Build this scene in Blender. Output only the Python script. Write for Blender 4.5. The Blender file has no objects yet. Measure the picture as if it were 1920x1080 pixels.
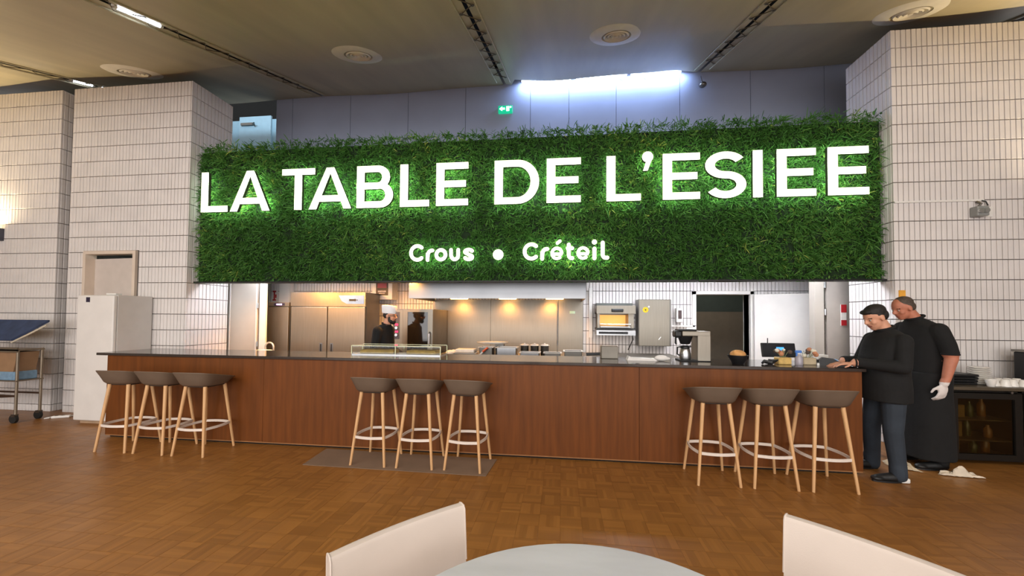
import bpy, bmesh, math, random
import numpy as np
from mathutils import Vector, Matrix, kdtree
random.seed(7); rng = np.random.default_rng(7)
C = bpy.context.scene.collection
scn = bpy.context.scene
PI = math.pi

# ------------------------------------------------------------------ camera
FPX, PPX, PPY = 677.557, 977.685, 579.612
YAW, PITCH, ROLL = 0.1102, 0.02515, 0.00782
cam_d = bpy.data.cameras.new('camera'); cam = bpy.data.objects.new('camera', cam_d); C.objects.link(cam)
cam_d.sensor_width = 36.0; cam_d.lens = FPX / 1920 * 36.0
cam_d.shift_x = (960 - PPX) / 1920; cam_d.shift_y = (PPY - 540) / 1920
cam_d.clip_start = 0.02; cam_d.clip_end = 100
_f = Vector((-math.sin(YAW), math.cos(YAW), 0)); _r = Vector((math.cos(YAW), math.sin(YAW), 0)); _u = Vector((0, 0, 1))
_f2 = _f * math.cos(PITCH) + _u * math.sin(PITCH); _u2 = _u * math.cos(PITCH) - _f * math.sin(PITCH)
_r3 = _r * math.cos(ROLL) + _u2 * math.sin(ROLL); _u3 = _u2 * math.cos(ROLL) - _r * math.sin(ROLL)
M = Matrix((_r3, _u3, -_f2)).transposed().to_4x4(); M.translation = Vector((0, 0, 1.54))
cam.matrix_world = M
scn.camera = cam
CAM = Vector((0, 0, 1.54))

# ------------------------------------------------------------------ exposure, world, large lights
scn.view_settings.view_transform = 'Standard'
scn.view_settings.look = 'None'
scn.view_settings.exposure = 0.55
scn.view_settings.gamma = 1.0
scn.view_settings.use_curve_mapping = False
w = bpy.data.worlds.new('world'); scn.world = w; w.use_nodes = True
bg = w.node_tree.nodes['Background']; bg.inputs[0].default_value = (0.93, 0.93, 0.95, 1); bg.inputs[1].default_value = 0.72

def area(name, loc, target, sx, sy, power, col):
    d = bpy.data.lights.new(name, 'AREA'); d.shape = 'RECTANGLE'; d.size = sx; d.size_y = sy
    d.energy = power; d.color = col
    o = bpy.data.objects.new(name, d); C.objects.link(o); o.location = loc
    o.rotation_euler = (Vector(target) - Vector(loc)).to_track_quat('-Z', 'Y').to_euler()
    return o
def point(name, loc, power, col, r=0.05):
    d = bpy.data.lights.new(name, 'POINT'); d.energy = power; d.color = col; d.shadow_soft_size = r
    o = bpy.data.objects.new(name, d); C.objects.link(o); o.location = loc; return o
def spot(name, loc, target, power, col, ang, blend=0.6, r=0.06):
    d = bpy.data.lights.new(name, 'SPOT'); d.energy = power; d.color = col; d.spot_size = math.radians(ang); d.spot_blend = blend; d.shadow_soft_size = r
    o = bpy.data.objects.new(name, d); C.objects.link(o); o.location = loc
    o.rotation_euler = (Vector(target) - Vector(loc)).to_track_quat('-Z', 'Y').to_euler(); return o
# added broad soft fill, unseen, behind the photographer
area('rear_fill_light', (-1.0, -6.8, 2.2), (-1.0, 4.0, 2.0), 18, 4.0, 430, (1.0, 0.96, 0.93))
# added overhead fill without a fixture, brightening the floor and table top
area('overhead_fill_light', (-1.5, -0.6, 4.15), (-1.5, 1.6, 0.0), 13, 1.6, 330, (1.0, 0.94, 0.87))
# kitchen ceiling panels (cool) and the warm pass lamps
KL = [(-4.9, 5.45, .30, .16, 24), (-3.45, 5.35, .30, .14, 8), (-1.95, 5.30, .03, .10, 9), (-0.85, 5.30, .03, .10, 9), (0.0, 5.30, .03, .10, 9), (1.0, 5.6, .30, .16, 34), (2.2, 5.7, .30, .16, 30), (3.35, 5.45, .25, .16, 30)]

# ------------------------------------------------------------------ helpers
def lin(r, g, b):
    f = lambda v: (v / 12.92 if v <= 0.04045 else ((v + 0.055) / 1.055) ** 2.4)
    return (f(r / 255), f(g / 255), f(b / 255))
MATS = {}
def mat(name, rgb, rough=0.6, metal=0.0, var=0.12, scale=8.0, bump=0.0, bscale=60.0, spec=0.5, emit=None, estr=0.0, stretch=None, alpha=None, trans=0.0, coat=0.0):
    if name in MATS: return MATS[name]
    m = bpy.data.materials.new(name); m.use_nodes = True; MATS[name] = m
    nt = m.node_tree; b = nt.nodes['Principled BSDF']
    c = lin(*rgb)
    b.inputs['Roughness'].default_value = rough; b.inputs['Metallic'].default_value = metal
    b.inputs['Specular IOR Level'].default_value = spec
    b.inputs['Coat Weight'].default_value = coat
    if trans: b.inputs['Transmission Weight'].default_value = trans
    tc = nt.nodes.new('ShaderNodeTexCoord'); mp = nt.nodes.new('ShaderNodeMapping')
    nt.links.new(tc.outputs['Object'], mp.inputs['Vector'])
    if stretch: mp.inputs['Scale'].default_value = stretch
    if var > 0:
        n = nt.nodes.new('ShaderNodeTexNoise'); n.inputs['Scale'].default_value = scale; n.inputs['Detail'].default_value = 5
        nt.links.new(mp.outputs[0], n.inputs['Vector'])
        r = nt.nodes.new('ShaderNodeValToRGB')
        r.color_ramp.elements[0].position = 0.3; r.color_ramp.elements[1].position = 0.7
        r.color_ramp.elements[0].color = (*[max(0, x * (1 - var)) for x in c], 1)
        r.color_ramp.elements[1].color = (*[min(1, x * (1 + var)) for x in c], 1)
        nt.links.new(n.outputs['Fac'], r.inputs['Fac']); nt.links.new(r.outputs['Color'], b.inputs['Base Color'])
    else:
        b.inputs['Base Color'].default_value = (*c, 1)
    if bump > 0:
        n2 = nt.nodes.new('ShaderNodeTexNoise'); n2.inputs['Scale'].default_value = bscale; n2.inputs['Detail'].default_value = 3
        nt.links.new(mp.outputs[0], n2.inputs['Vector'])
        bp = nt.nodes.new('ShaderNodeBump'); bp.inputs['Strength'].default_value = bump; bp.inputs['Distance'].default_value = 0.01
        nt.links.new(n2.outputs['Fac'], bp.inputs['Height']); nt.links.new(bp.outputs[0], b.inputs['Normal'])
    if emit:
        b.inputs['Emission Color'].default_value = (*lin(*emit), 1); b.inputs['Emission Strength'].default_value = estr
    if alpha is not None: b.inputs['Alpha'].default_value = alpha
    return m

class MB:
    def __init__(s): s.v = []; s.f = []
    def add(s, vs, fs):
        o = len(s.v); s.v += [tuple(p) for p in vs]; s.f += [tuple(i + o for i in f) for f in fs]; return s
    def box(s, x0, x1, y0, y1, z0, z1):
        vs = [(x0, y0, z0), (x1, y0, z0), (x1, y1, z0), (x0, y1, z0), (x0, y0, z1), (x1, y0, z1), (x1, y1, z1), (x0, y1, z1)]
        return s.add(vs, [(3, 2, 1, 0), (4, 5, 6, 7), (0, 1, 5, 4), (1, 2, 6, 5), (2, 3, 7, 6), (3, 0, 4, 7)])
    def rbox(s, x0, x1, y0, y1, z0, z1, r=0.02, n=3):
        bm = bmesh.new(); bmesh.ops.create_cube(bm, size=1)
        for v in bm.verts:
            v.co = Vector(((x0 + x1) / 2 + v.co.x * (x1 - x0), (y0 + y1) / 2 + v.co.y * (y1 - y0), (z0 + z1) / 2 + v.co.z * (z1 - z0)))
        r = min(r, abs(x1 - x0) * .49, abs(y1 - y0) * .49, abs(z1 - z0) * .49)
        bmesh.ops.bevel(bm, geom=bm.edges[:], offset=r, segments=n, affect='EDGES', profile=0.5)
        bm.verts.index_update()
        s.add([v.co[:] for v in bm.verts], [[v.index for v in f.verts] for f in bm.faces]); bm.free(); return s
    def cyl(s, p0, p1, r0, r1=None, n=16, cap=True):
        if r1 is None: r1 = r0
        p0 = Vector(p0); p1 = Vector(p1); d = (p1 - p0).normalized()
        a = d.orthogonal().normalized(); b = d.cross(a)
        vs = []
        for p, r in ((p0, r0), (p1, r1)):
            for i in range(n):
                t = 2 * PI * i / n; vs.append(p + (a * math.cos(t) + b * math.sin(t)) * r)
        fs = [(i, (i + 1) % n, n + (i + 1) % n, n + i) for i in range(n)]
        if cap: fs += [tuple(range(n - 1, -1, -1)), tuple(range(n, 2 * n))]
        return s.add(vs, fs)
    def tube(s, path, r, n=8, closed=False):
        P = [Vector(p) for p in path]; m = len(P); vs = []
        up = None
        for i, p in enumerate(P):
            if closed: t = P[(i + 1) % m] - P[i - 1]
            else: t = P[min(i + 1, m - 1)] - P[max(i - 1, 0)]
            t.normalize()
            if up is None: a = t.orthogonal().normalized()
            else:
                a = up - t * up.dot(t)
                a = a.normalized() if a.length > 1e-6 else t.orthogonal().normalized()
            up = a; b = t.cross(a)
            rr = r[i] if isinstance(r, (list, tuple)) else r
            for k in range(n):
                q = 2 * PI * k / n; vs.append(p + (a * math.cos(q) + b * math.sin(q)) * rr)
        fs = []
        for i in range(m if closed else m - 1):
            j = (i + 1) % m
            for k in range(n): fs.append((i * n + k, i * n + (k + 1) % n, j * n + (k + 1) % n, j * n + k))
        if not closed: fs += [tuple(range(n - 1, -1, -1)), tuple(range((m - 1) * n, m * n))]
        return s.add(vs, fs)
    def lathe(s, prof, n=24, c=(0, 0, 0), cap0=True, cap1=True, sx=1, sy=1):
        vs = []; m = len(prof)
        for r, z in prof:
            for k in range(n):
                t = 2 * PI * k / n; vs.append((c[0] + r * math.cos(t) * sx, c[1] + r * math.sin(t) * sy, c[2] + z))
        fs = []
        for i in range(m - 1):
            for k in range(n): fs.append((i * n + k, i * n + (k + 1) % n, (i + 1) * n + (k + 1) % n, (i + 1) * n + k))
        if cap0: fs.append(tuple(range(n - 1, -1, -1)))
        if cap1: fs.append(tuple(range((m - 1) * n, m * n)))
        return s.add(vs, fs)
    def ell(s, c, r, R=None, nu=16, nv=10):
        vs = []; fs = []; R = R or Matrix.Identity(3); c = Vector(c)
        for i in range(nv + 1):
            a = -PI / 2 + PI * i / nv
            for k in range(nu):
                t = 2 * PI * k / nu
                vs.append(c + R @ Vector((r[0] * math.cos(a) * math.cos(t), r[1] * math.cos(a) * math.sin(t), r[2] * math.sin(a))))
        for i in range(nv):
            for k in range(nu): fs.append((i * nu + k, i * nu + (k + 1) % nu, (i + 1) * nu + (k + 1) % nu, (i + 1) * nu + k))
        return s.add(vs, fs)
    def prism(s, poly, y0, y1):      # polygon in XZ extruded along Y
        n = len(poly)
        vs = [(x, y0, z) for x, z in poly] + [(x, y1, z) for x, z in poly]
        fs = [tuple(range(n)), tuple(range(2 * n - 1, n - 1, -1))] + [((i + 1) % n, i, n + i, n + (i + 1) % n) for i in range(n)]
        return s.add(vs, fs)
    def prismx(s, poly, x0, x1):     # polygon in YZ extruded along X
        n = len(poly)
        vs = [(x0, y, z) for y, z in poly] + [(x1, y, z) for y, z in poly]
        fs = [tuple(range(n - 1, -1, -1)), tuple(range(n, 2 * n))] + [(i, (i + 1) % n, n + (i + 1) % n, n + i) for i in range(n)]
        return s.add(vs, fs)
    def mesh(s, name, smooth=False):
        me = bpy.data.meshes.new(name); me.from_pydata(s.v, [], s.f); me.update()
        if smooth:
            me.polygons.foreach_set('use_smooth', [True] * len(me.polygons))
            try: me.set_sharp_from_angle(angle=math.radians(38))
            except Exception: pass
        return me
def obj(name, mb, m, parent=None, smooth=False, loc=None):
    me = mb.mesh(name, smooth) if isinstance(mb, MB) else mb
    if m is not None and not me.materials: me.materials.append(m)
    o = bpy.data.objects.new(name, me); C.objects.link(o)
    if loc: o.location = loc
    if parent: o.parent = parent
    return o
def tag(o, label, cat, group=None):
    o['label'] = label; o['category'] = cat
    if group: o['group'] = group
    return o
def thing(name, label, cat, loc=(0, 0, 0), rz=0.0, group=None):
    o = bpy.data.objects.new(name, None); C.objects.link(o); o.location = loc; o.rotation_euler = (0, 0, rz); o.empty_display_size = 0.1
    return tag(o, label, cat, group)
def struct(name, mb, m, parent=None, smooth=False):
    o = obj(name, mb, m, parent, smooth)
    if not parent: o['kind'] = 'structure'
    return o
def dup(root, loc, rz=None, label=None):
    r = root.copy(); C.objects.link(r); r.location = loc
    if rz is not None: r.rotation_euler = (0, 0, rz)
    if label: r['label'] = label
    for ch in list(root.children):
        c = ch.copy(); C.objects.link(c); c.parent = r
        for g in list(ch.children):
            d = g.copy(); C.objects.link(d); d.parent = c
    return r

# ------------------------------------------------------------------ materials
BRICK = mat('white_painted_brick', (224, 219, 217), 0.5, var=0.05, scale=3, bump=0.15, bscale=90)
MORTAR = mat('grey_mortar', (92, 85, 81), 0.9, var=0.15, scale=30)
STEEL = mat('brushed_steel', (146, 139, 128), 0.43, 0.9, var=0.10, scale=5, stretch=(40, 40, 0.6), bump=0.03, bscale=40)
STEELD = mat('dull_steel', (128, 125, 120), 0.42, 1.0, var=0.12, scale=4)
STEELB = mat('bright_steel', (190, 191, 194), 0.3, 1.0, var=0.06, scale=12)
WHITE = mat('white_enamel', (226, 222, 218), 0.35, var=0.04, scale=4)
WHITEP = mat('white_plastic', (228, 226, 222), 0.45, var=0.05, scale=20)
PORC = mat('white_porcelain', (236, 232, 226), 0.2, var=0.03, scale=20)
GREIGE = mat('greige_door_paint', (186, 178, 168), 0.5, var=0.05, scale=3)
BLACK = mat('black_plastic', (22, 22, 24), 0.45, var=0.15, scale=20)
DARK = mat('dark_void', (26, 28, 27), 0.9, var=0.1, scale=5)
RUB = mat('black_rubber', (28, 27, 26), 0.8, var=0.1, scale=30)
GLASS = mat('clear_glass', (235, 245, 240), 0.03, trans=1.0, var=0.0)
# ------------------------------------------------------------------ floor
def floor_material():
    m = bpy.data.materials.new('mosaic_parquet'); m.use_nodes = True; nt = m.node_tree; N = nt.nodes; L = nt.links
    b = N['Principled BSDF']
    tc = N.new('ShaderNodeNewGeometry'); sep = N.new('ShaderNodeSeparateXYZ'); L.new(tc.outputs['Position'], sep.inputs[0])
    def mth(op, a, b_=None):
        n = N.new('ShaderNodeMath'); n.operation = op
        for i, v in enumerate((a, b_)):
            if v is None: continue
            if isinstance(v, (int, float)): n.inputs[i].default_value = v
            else: L.new(v, n.inputs[i])
        return n.outputs[0]
    S = 0.16                                              # one square of the mosaic, six fingers each
    ux = mth('DIVIDE', sep.outputs[0], S); uy = mth('DIVIDE', sep.outputs[1], S)
    ix = mth('FLOOR', ux); iy = mth('FLOOR', uy)
    par = mth('FLOORED_MODULO', mth('ADD', ix, iy), 2.0)
    fx = mth('FRACT', ux); fy = mth('FRACT', uy)
    fin = N.new('ShaderNodeMix'); fin.data_type = 'FLOAT'; L.new(par, fin.inputs[0]); L.new(fx, fin.inputs[2]); L.new(fy, fin.inputs[3])
    fi = mth('FLOOR', mth('MULTIPLY', fin.outputs[0], 6.0)); ff = mth('FRACT', mth('MULTIPLY', fin.outputs[0], 6.0))
    cmb = N.new('ShaderNodeCombineXYZ'); L.new(ix, cmb.inputs[0]); L.new(iy, cmb.inputs[1]); L.new(fi, cmb.inputs[2])
    wn = N.new('ShaderNodeTexWhiteNoise'); L.new(cmb.outputs[0], wn.inputs['Vector'])
    cmb2 = N.new('ShaderNodeCombineXYZ'); L.new(ix, cmb2.inputs[0]); L.new(iy, cmb2.inputs[1])
    wn2 = N.new('ShaderNodeTexWhiteNoise'); L.new(cmb2.outputs[0], wn2.inputs['Vector'])
    big = N.new('ShaderNodeTexNoise'); big.inputs['Scale'].default_value = 0.7; big.inputs['Detail'].default_value = 4; L.new(tc.outputs['Position'], big.inputs['Vector'])
    v = mth('ADD', mth('MULTIPLY', wn.outputs[0], 0.26), mth('ADD', mth('MULTIPLY', wn2.outputs[0], 0.06), mth('MULTIPLY', big.outputs['Fac'], 0.5)))
    r = N.new('ShaderNodeValToRGB'); L.new(v, r.inputs[0])
    e = r.color_ramp.elements; e[0].position = 0.12; e[1].position = 1.0
    e[0].color = (*lin(118, 76, 34), 1); e[1].color = (*lin(180, 130, 70), 1)
    k = e.new(0.55); k.color = (*lin(154, 104, 50), 1)
    # fine dark joints between fingers and squares
    def edge(f, wd): return mth('MAXIMUM', mth('LESS_THAN', f, wd), mth('GREATER_THAN', f, 1 - wd))
    j = mth('MAXIMUM', mth('MAXIMUM', edge(fx, 0.008), edge(fy, 0.008)), edge(ff, 0.02))
    mx = N.new('ShaderNodeMix'); mx.data_type = 'RGBA'; L.new(mth('MULTIPLY', j, 0.2), mx.inputs[0]); L.new(r.outputs[0], mx.inputs[6]); mx.inputs[7].default_value = (*lin(70, 42, 18), 1)
    L.new(mx.outputs[2], b.inputs['Base Color'])
    rn = N.new('ShaderNodeTexNoise'); rn.inputs['Scale'].default_value = 3; L.new(tc.outputs['Position'], rn.inputs['Vector'])
    L.new(mth('ADD', mth('MULTIPLY', rn.outputs['Fac'], 0.2), 0.28), b.inputs['Roughness'])
    b.inputs['Specular IOR Level'].default_value = 0.45
    return m
FLM = floor_material()
fl = MB(); fl.add([(-18, -9, -.0015), (15, -9, -.0015), (15, 10, -.0015), (-18, 10, -.0015)], [(0, 1, 2, 3)])
floor = struct('floor', fl, FLM)
# mosaic squares in front of the bar as pieces of their own; the nearest ones singly, the others as one part
PS = .16; hs = PS / 2 - .0008; cs = .0012
blk_v = [(-hs, -hs, -.0015), (hs, -hs, -.0015), (hs, hs, -.0015), (-hs, hs, -.0015), (-hs, -hs, -.0004), (hs, -hs, -.0004), (hs, hs, -.0004), (-hs, hs, -.0004), (-hs + cs, -hs + cs, 0), (hs - cs, -hs + cs, 0), (hs - cs, hs - cs, 0), (-hs + cs, hs - cs, 0)]
blk_f = [(8, 9, 10, 11)] + [f_ for i in range(4) for f_ in ((i, (i + 1) % 4, 4 + (i + 1) % 4, 4 + i), (4 + i, 4 + (i + 1) % 4, 8 + (i + 1) % 4, 8 + i))]
mb = MB(); mb.add(blk_v, blk_f); blk_me = mb.mesh('parquet_square'); blk_me.materials.append(FLM)
def floor_view(x, y):
    q = Vector((x, y, 0)) - CAM; z = q.dot(_f2)
    return z > .3 and -30 < PPX + FPX * q.dot(_r3) / z < 1950 and PPY - FPX * q.dot(_u3) / z < 1110
sq = [((i + .5) * PS, (j + .5) * PS) for i in range(-66, 46) for j in range(0, 29) if floor_view((i + .5) * PS, (j + .5) * PS)]
sq.sort(key=lambda p: p[0] ** 2 + p[1] ** 2)
for x, y in sq[:300]:
    o = bpy.data.objects.new('parquet_square', blk_me); C.objects.link(o); o.parent = floor; o.location = (x, y, 0)
mb = MB()
for x, y in sq[300:]: mb.add([(x + a, y + b, c) for a, b, c in blk_v], blk_f)
o = obj('parquet_squares', mb, FLM, floor); o['kind'] = 'stuff'

# ------------------------------------------------------------------ brick walls
Z0, RP, UP = 4.956, 0.2425, 0.0588
BW, BH, BD = 0.0505, 0.2335, 0.024
YW, XL, XR, ZT = 4.922, -5.707, 4.081, 5.186
def brick_shape(w_, h_, d=BD, c=0.003):
    # local: u along x, outward normal -y, z up, centred; back plane y=0
    a, b = w_ / 2, h_ / 2
    vs = [(-a, 0, -b), (a, 0, -b), (a, 0, b), (-a, 0, b), (-a, -d + c, -b), (a, -d + c, -b), (a, -d + c, b), (-a, -d + c, b),
          (-a + c, -d, -b + c), (a - c, -d, -b + c), (a - c, -d, b - c), (-a + c, -d, b - c)]
    fs = [(8, 9, 10, 11)]
    for i in range(4):
        j = (i + 1) % 4; fs += [(i, j, 4 + j, 4 + i), (4 + i, 4 + j, 8 + j, 8 + i)]
    return vs, fs
_bm = MB(); _bm.add(*brick_shape(BW, BH)); BRICK_ME = _bm.mesh('brick'); BRICK_ME.materials.append(BRICK)
def in_view(p):
    q = Vector(p) - CAM; z = q.dot(_f2)
    if z < 0.2: return False
    x = PPX + FPX * q.dot(_r3) / z; y = PPY - FPX * q.dot(_u3) / z
    return -10 < x < 1930 and -10 < y < 1090
def lay_bricks(faces, limit=300):
    """faces: (wall object, p0 at u=0 on the mortar plane, rotation about z, width, zlo, zhi, holes)"""
    full = {}; rest = {}
    for wall, p0, rz, width, zlo, zhi, holes in faces:
        cr, sr = math.cos(rz), math.sin(rz)
        u = 0.0; n = int(width / UP)
        for ci in range(n + 1):
            u0 = ci * UP + (UP - BW) / 2; u1 = min(u0 + BW, width)
            if u1 - u0 < 0.012: continue
            for j in range(-1, 21):
                z1 = Z0 - j * RP - 0.0045; z0 = z1 - BH
                a0, a1 = max(z0, zlo), min(z1, zhi)
                if a1 - a0 < 0.02: continue
                segs = [(a0, a1)]
                for hu0, hu1, hz0, hz1 in holes:
                    if u1 > hu0 and u0 < hu1:
                        ns = []
                        for s0, s1 in segs:
                            if s1 <= hz0 or s0 >= hz1: ns.append((s0, s1)); continue
                            if s0 < hz0 - .02: ns.append((s0, hz0))
                            if s1 > hz1 + .02: ns.append((hz1, s1))
                        segs = ns
                for s0, s1 in segs:
                    um = (u0 + u1) / 2; zm = (s0 + s1) / 2
                    c = (p0[0] + cr * um, p0[1] + sr * um, zm)
                    jit = random.uniform(-0.0012, 0.0012)
                    c = (c[0] - sr * -jit, c[1] - cr * jit, c[2])
                    whole = (s1 - s0) > BH - 1e-4 and (u1 - u0) > BW - 1e-4
                    if whole and in_view(c): full.setdefault(wall.name, []).append((wall, c, rz))
                    else: rest.setdefault(wall.name, []).append((wall, c, rz, u1 - u0, s1 - s0))
    for wn in set(full) | set(rest):
        L = sorted(full.get(wn, []), key=lambda t: (Vector(t[1]) - CAM).length)
        for wall, c, rz in L[:limit]:
            o = bpy.data.objects.new('brick', BRICK_ME); C.objects.link(o); o.parent = wall; o.location = c; o.rotation_euler = (0, 0, rz)
        R = rest.get(wn, []) + [(a, b, c_, BW, BH) for a, b, c_ in L[limit:]]
        if R:
            vs = []; fs = []; wall = R[0][0]
            for _, c, rz, bw, bh in R:
                bv, bf = brick_shape(bw, bh); o = len(vs); cr, sr = math.cos(rz), math.sin(rz)
                vs += [(c[0] + cr * x - sr * y, c[1] + sr * x + cr * y, c[2] + z) for x, y, z in bv]; fs += [tuple(i + o for i in f) for f in bf]
            me = bpy.data.meshes.new('bricks'); me.from_pydata(vs, [], fs); me.update()
            ob = obj('bricks', me, BRICK, wall); ob['kind'] = 'stuff'
MP = YW + BD          # mortar plane of the front walls
# left front wall with its doorway
DX0, DX1, DZ = -7.50, -6.65, 2.50
m = MB(); m.box(-7.846, DX0 - .05, MP, 5.62, 0, ZT - .004); m.box(DX1 + .05, XL - BD, MP, 5.62, 0, ZT - .004); m.box(DX0 - .05, DX1 + .05, MP, 5.62, DZ + .05, ZT - .004)
wall_left = struct('wall_left', m, MORTAR)
m = MB(); m.box(-13, -8.064 - BD, MP, 6.2, 0, ZT - .004)
wall_left_far = struct('wall_left_outer', m, MORTAR)
m = MB(); m.box(XR + BD, 11, MP, 5.64, 0, ZT - .004)
wall_right = struct('wall_right', m, MORTAR)
m = MB(); m.box(-9.5, 2.36, 6.7 + BD, 6.9, 0, 2.6); m.box(3.26, 8, 6.7 + BD, 6.9, 0, 2.6); m.box(2.36, 3.26, 6.7 + BD, 6.9, 1.99, 2.6)
wall_kitchen = struct('wall_kitchen_back', m, MORTAR)
lay_bricks([
    (wall_left, (-7.846, MP), 0, -7.846 * -1 + XL, 0.0, ZT, [(DX0 + 7.846 - .055, DX1 + 7.846 + .055, -1, DZ + .055)]),
    (wall_left, (XL - BD, MP), PI / 2, 5.62 - MP, 0, ZT, []),
    (wall_left_far, (-8.064 - 83 * UP, MP), 0, 83 * UP, 0, ZT, []),
    (wall_left_far, (-8.064 - BD, MP), PI / 2, .7, 0, ZT, []),
    (wall_right, (XR, MP), 0, 6.9, 0, ZT, []),
    (wall_right, (XR + BD, 5.64), -PI / 2, 5.64 - MP, 0, ZT, []),
    (wall_kitchen, (-5.9, 6.7 + BD), 0, 10.6, 0.75, 2.5, [(2.35 + 5.9, 3.27 + 5.9, -1, 2.04)]),
])
# unseen side walls, added to keep side light off the brick returns
BLOCKER = mat('taupe_blocker', (128, 118, 106), .85, var=.06, scale=2)
m = MB(); m.box(-13.2, -13.0, -8, 5.0, 0, 6.2); struct('wall_blocker_left', m, BLOCKER)
m = MB(); m.box(11.0, 11.2, -8, 5.0, 0, 6.2); struct('wall_blocker_right', m, BLOCKER)
# the slot's rear and the rooms behind the front walls
m = MB(); m.box(-8.1, -7.8, 6.2, 6.3, 0, ZT); struct('wall_slot_back', m, GREIGE)

# doorway in the left wall: frame, leaf half open, corridor behind
m = MB(); m.box(DX0 - .05, DX0, YW - .012, 5.05, 0, DZ); m.box(DX1, DX1 + .05, YW - .012, 5.05, 0, DZ); m.box(DX0 - .05, DX1 + .05, YW - .012, 5.05, DZ, DZ + .05)
CREAM = mat('cream_door_frame', (216, 200, 184), 0.5, var=0.04)
d1 = struct('door_1', m, CREAM)
m = MB(); m.box(0, .84, -.02, .02, 0.01, 2.44); lf = obj('door_leaf', m, mat('pale_door_leaf', (205, 194, 186), .5, var=.04), d1); lf.location = (DX1 - .01, 4.985, 0); lf.rotation_euler = (0, 0, math.radians(180 - 4.5))
m = MB(); m.box(-8.0, -5.75, 6.5, 6.6, 0, 3.0); m.box(-7.66, -7.60, 5.62, 6.5, 0, 3.0)
struct('wall_corridor', m, mat('grey_green_wall', (150, 148, 136), .8, var=.05))
m = MB(); m.box(-8.0, -5.75, 5.63, 6.5, 2.62, 2.7); struct('ceiling_corridor', m, WHITEP)
point('corridor_lamp', (-6.9, 6.2, 2.45), 6, (0.75, 1.0, 0.95), .08)

# ------------------------------------------------------------------ upper rear wall, kitchen ceiling, upper gallery
UWALL = mat('grey_plaster_panel', (160, 169, 194), 0.7, var=0.04, scale=2)
m = MB(); m.box(-5.81, 7.0, 6.7, 6.9, 2.6, 6.5)
uw = struct('wall_rear_upper', m, mat('dark_panel_joint', (96, 98, 104), .8, var=.05))
xs = [-5.81, -5.45, -4.2, -3.0, -1.85, -0.6, 0.12, 0.98, 2.1, 3.3, 4.5, 5.7, 7.0]
for a, b in zip(xs[:-1], xs[1:]):
    m = MB(); m.box(a + .004, b - .004, 6.685, 6.70, 2.62, 6.3); obj('wall_panel', m, UWALL, uw)
m = MB(); m.box(-5.70, 4.07, 5.16, 6.7, 2.5, 2.6); struct('ceiling_kitchen', m, WHITEP)
m = MB(); m.box(-14, -5.81, 9.0, 9.2, 0, 9); struct('wall_gallery', m, DARK)
m = MB(); m.box(-14, -5.81, 6.3, 9.0, 4.2, 4.3); struct('floor_gallery', m, DARK)
BLUED = mat('pale_blue_door', (150, 186, 204), .5, var=.04)
m = MB(); m.box(-8.6, -7.02, 8.16, 8.24, 4.3, 6.46); d2 = struct('door_2', m, BLUED)
m = MB(); m.box(-8.06, -7.2, 8.12, 8.16, 4.3, 6.53); obj('door_leaf', m, mat('pale_blue_leaf', (164, 196, 212), .5, var=.04), d2)
m = MB(); m.box(-7.99, -7.66, 8.08, 8.12, 6.30, 6.36); m.tube([(-7.7, 8.1, 6.33), (-7.55, 8.0, 6.31), (-7.62, 8.1, 6.27)], .012, 6); obj('door_closer', m, STEELD, d2)
m = MB(); m.cyl((-7.61, 8.99, 7.18), (-7.61, 8.95, 7.18), .06, .05, 16); tag(obj('smoke_detector', m, WHITEP, None, True), 'small round white detector on the dark gallery wall', 'detector')
spot('gallery_lamp', (-7.3, 6.4, 6.6), (-7.7, 8.2, 5.9), 55, (0.65, 0.85, 1.0), 70)

# ------------------------------------------------------------------ draped ceiling membranes
def zc(Y):
    if Y >= 3.3: return 5.98 - .33 * (6.7 - Y)
    if Y >= 0: return 4.3135 + .05 * Y * Y
    return 4.3135
MEMB = mat('taupe_stretched_membrane', (186, 175, 143), 0.45, 0.1, var=0.10, scale=1.2, stretch=(3, .35, 1), bump=0.06, bscale=3)
SEAM = [-15.5, -11.7, -8.1, -4.78, -1.09, 2.42, 6.0, 9.6]
ROPE = mat('pale_edge_rope', (188, 180, 150), .7, var=.1, scale=40)
GAPS = {}
def member(i):
    x0, x1 = SEAM[i], SEAM[i + 1]
    vs = []; fs = []; nx, ny = 34, 60
    for a in range(ny + 1):
        for b in range(nx + 1):
            t = b / nx
            g0 = 0.024; X = x0 + g0 + (x1 - x0 - 2 * g0) * t
            yb = 6.68
            if i == 4: yb = 6.36 + .05 * math.sin(t * 9) + (.3 if t < .04 else 0) + .3 * max(0, t - .86) / .14
            Y = -7 + (yb + 7) * (a / ny) ** .75
            z = zc(Y) - .07 * math.sin(PI * t) * (0.4 + 0.6 * min(1, max(0, (6.7 - Y) / 2))) + .012 * math.sin(7 * t + Y * 1.3) * math.sin(PI * t)
            if i == 4 and Y > 6.0: z -= .05 * ((Y - 6.0) / .36) ** 2 * math.sin(PI * min(1, t * 1.1))
            vs.append((X, Y, z))
    for a in range(ny):
        for b in range(nx):
            p = a * (nx + 1) + b; fs.append((p, p + nx + 1, p + nx + 2, p + 1))
    mb = MB(); mb.add(vs, fs); o = struct('ceiling', mb, MEMB, None, True)
    for side, off in ((x0, .125), (x1, -.125)):
        mb = MB(); mb.tube([(side + off, y, zc(y) - .016) for y in np.linspace(2.6, 6.5, 26)], .011, 6); obj('edge_rope', mb, ROPE, o, True)
    return o
CE = [member(i) for i in range(1, 6)]
# dark plenum above the seams
m = MB()
for i in range(20):
    y0, y1 = -7 + i * .7, -7 + (i + 1) * .7
    m.add([(-15, y0, zc(y0) + .35), (10, y0, zc(y0) + .35), (10, y1, zc(y1) + .35), (-15, y1, zc(y1) + .35)], [(0, 1, 2, 3)])
struct('ceiling_plenum', m, DARK)
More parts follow.
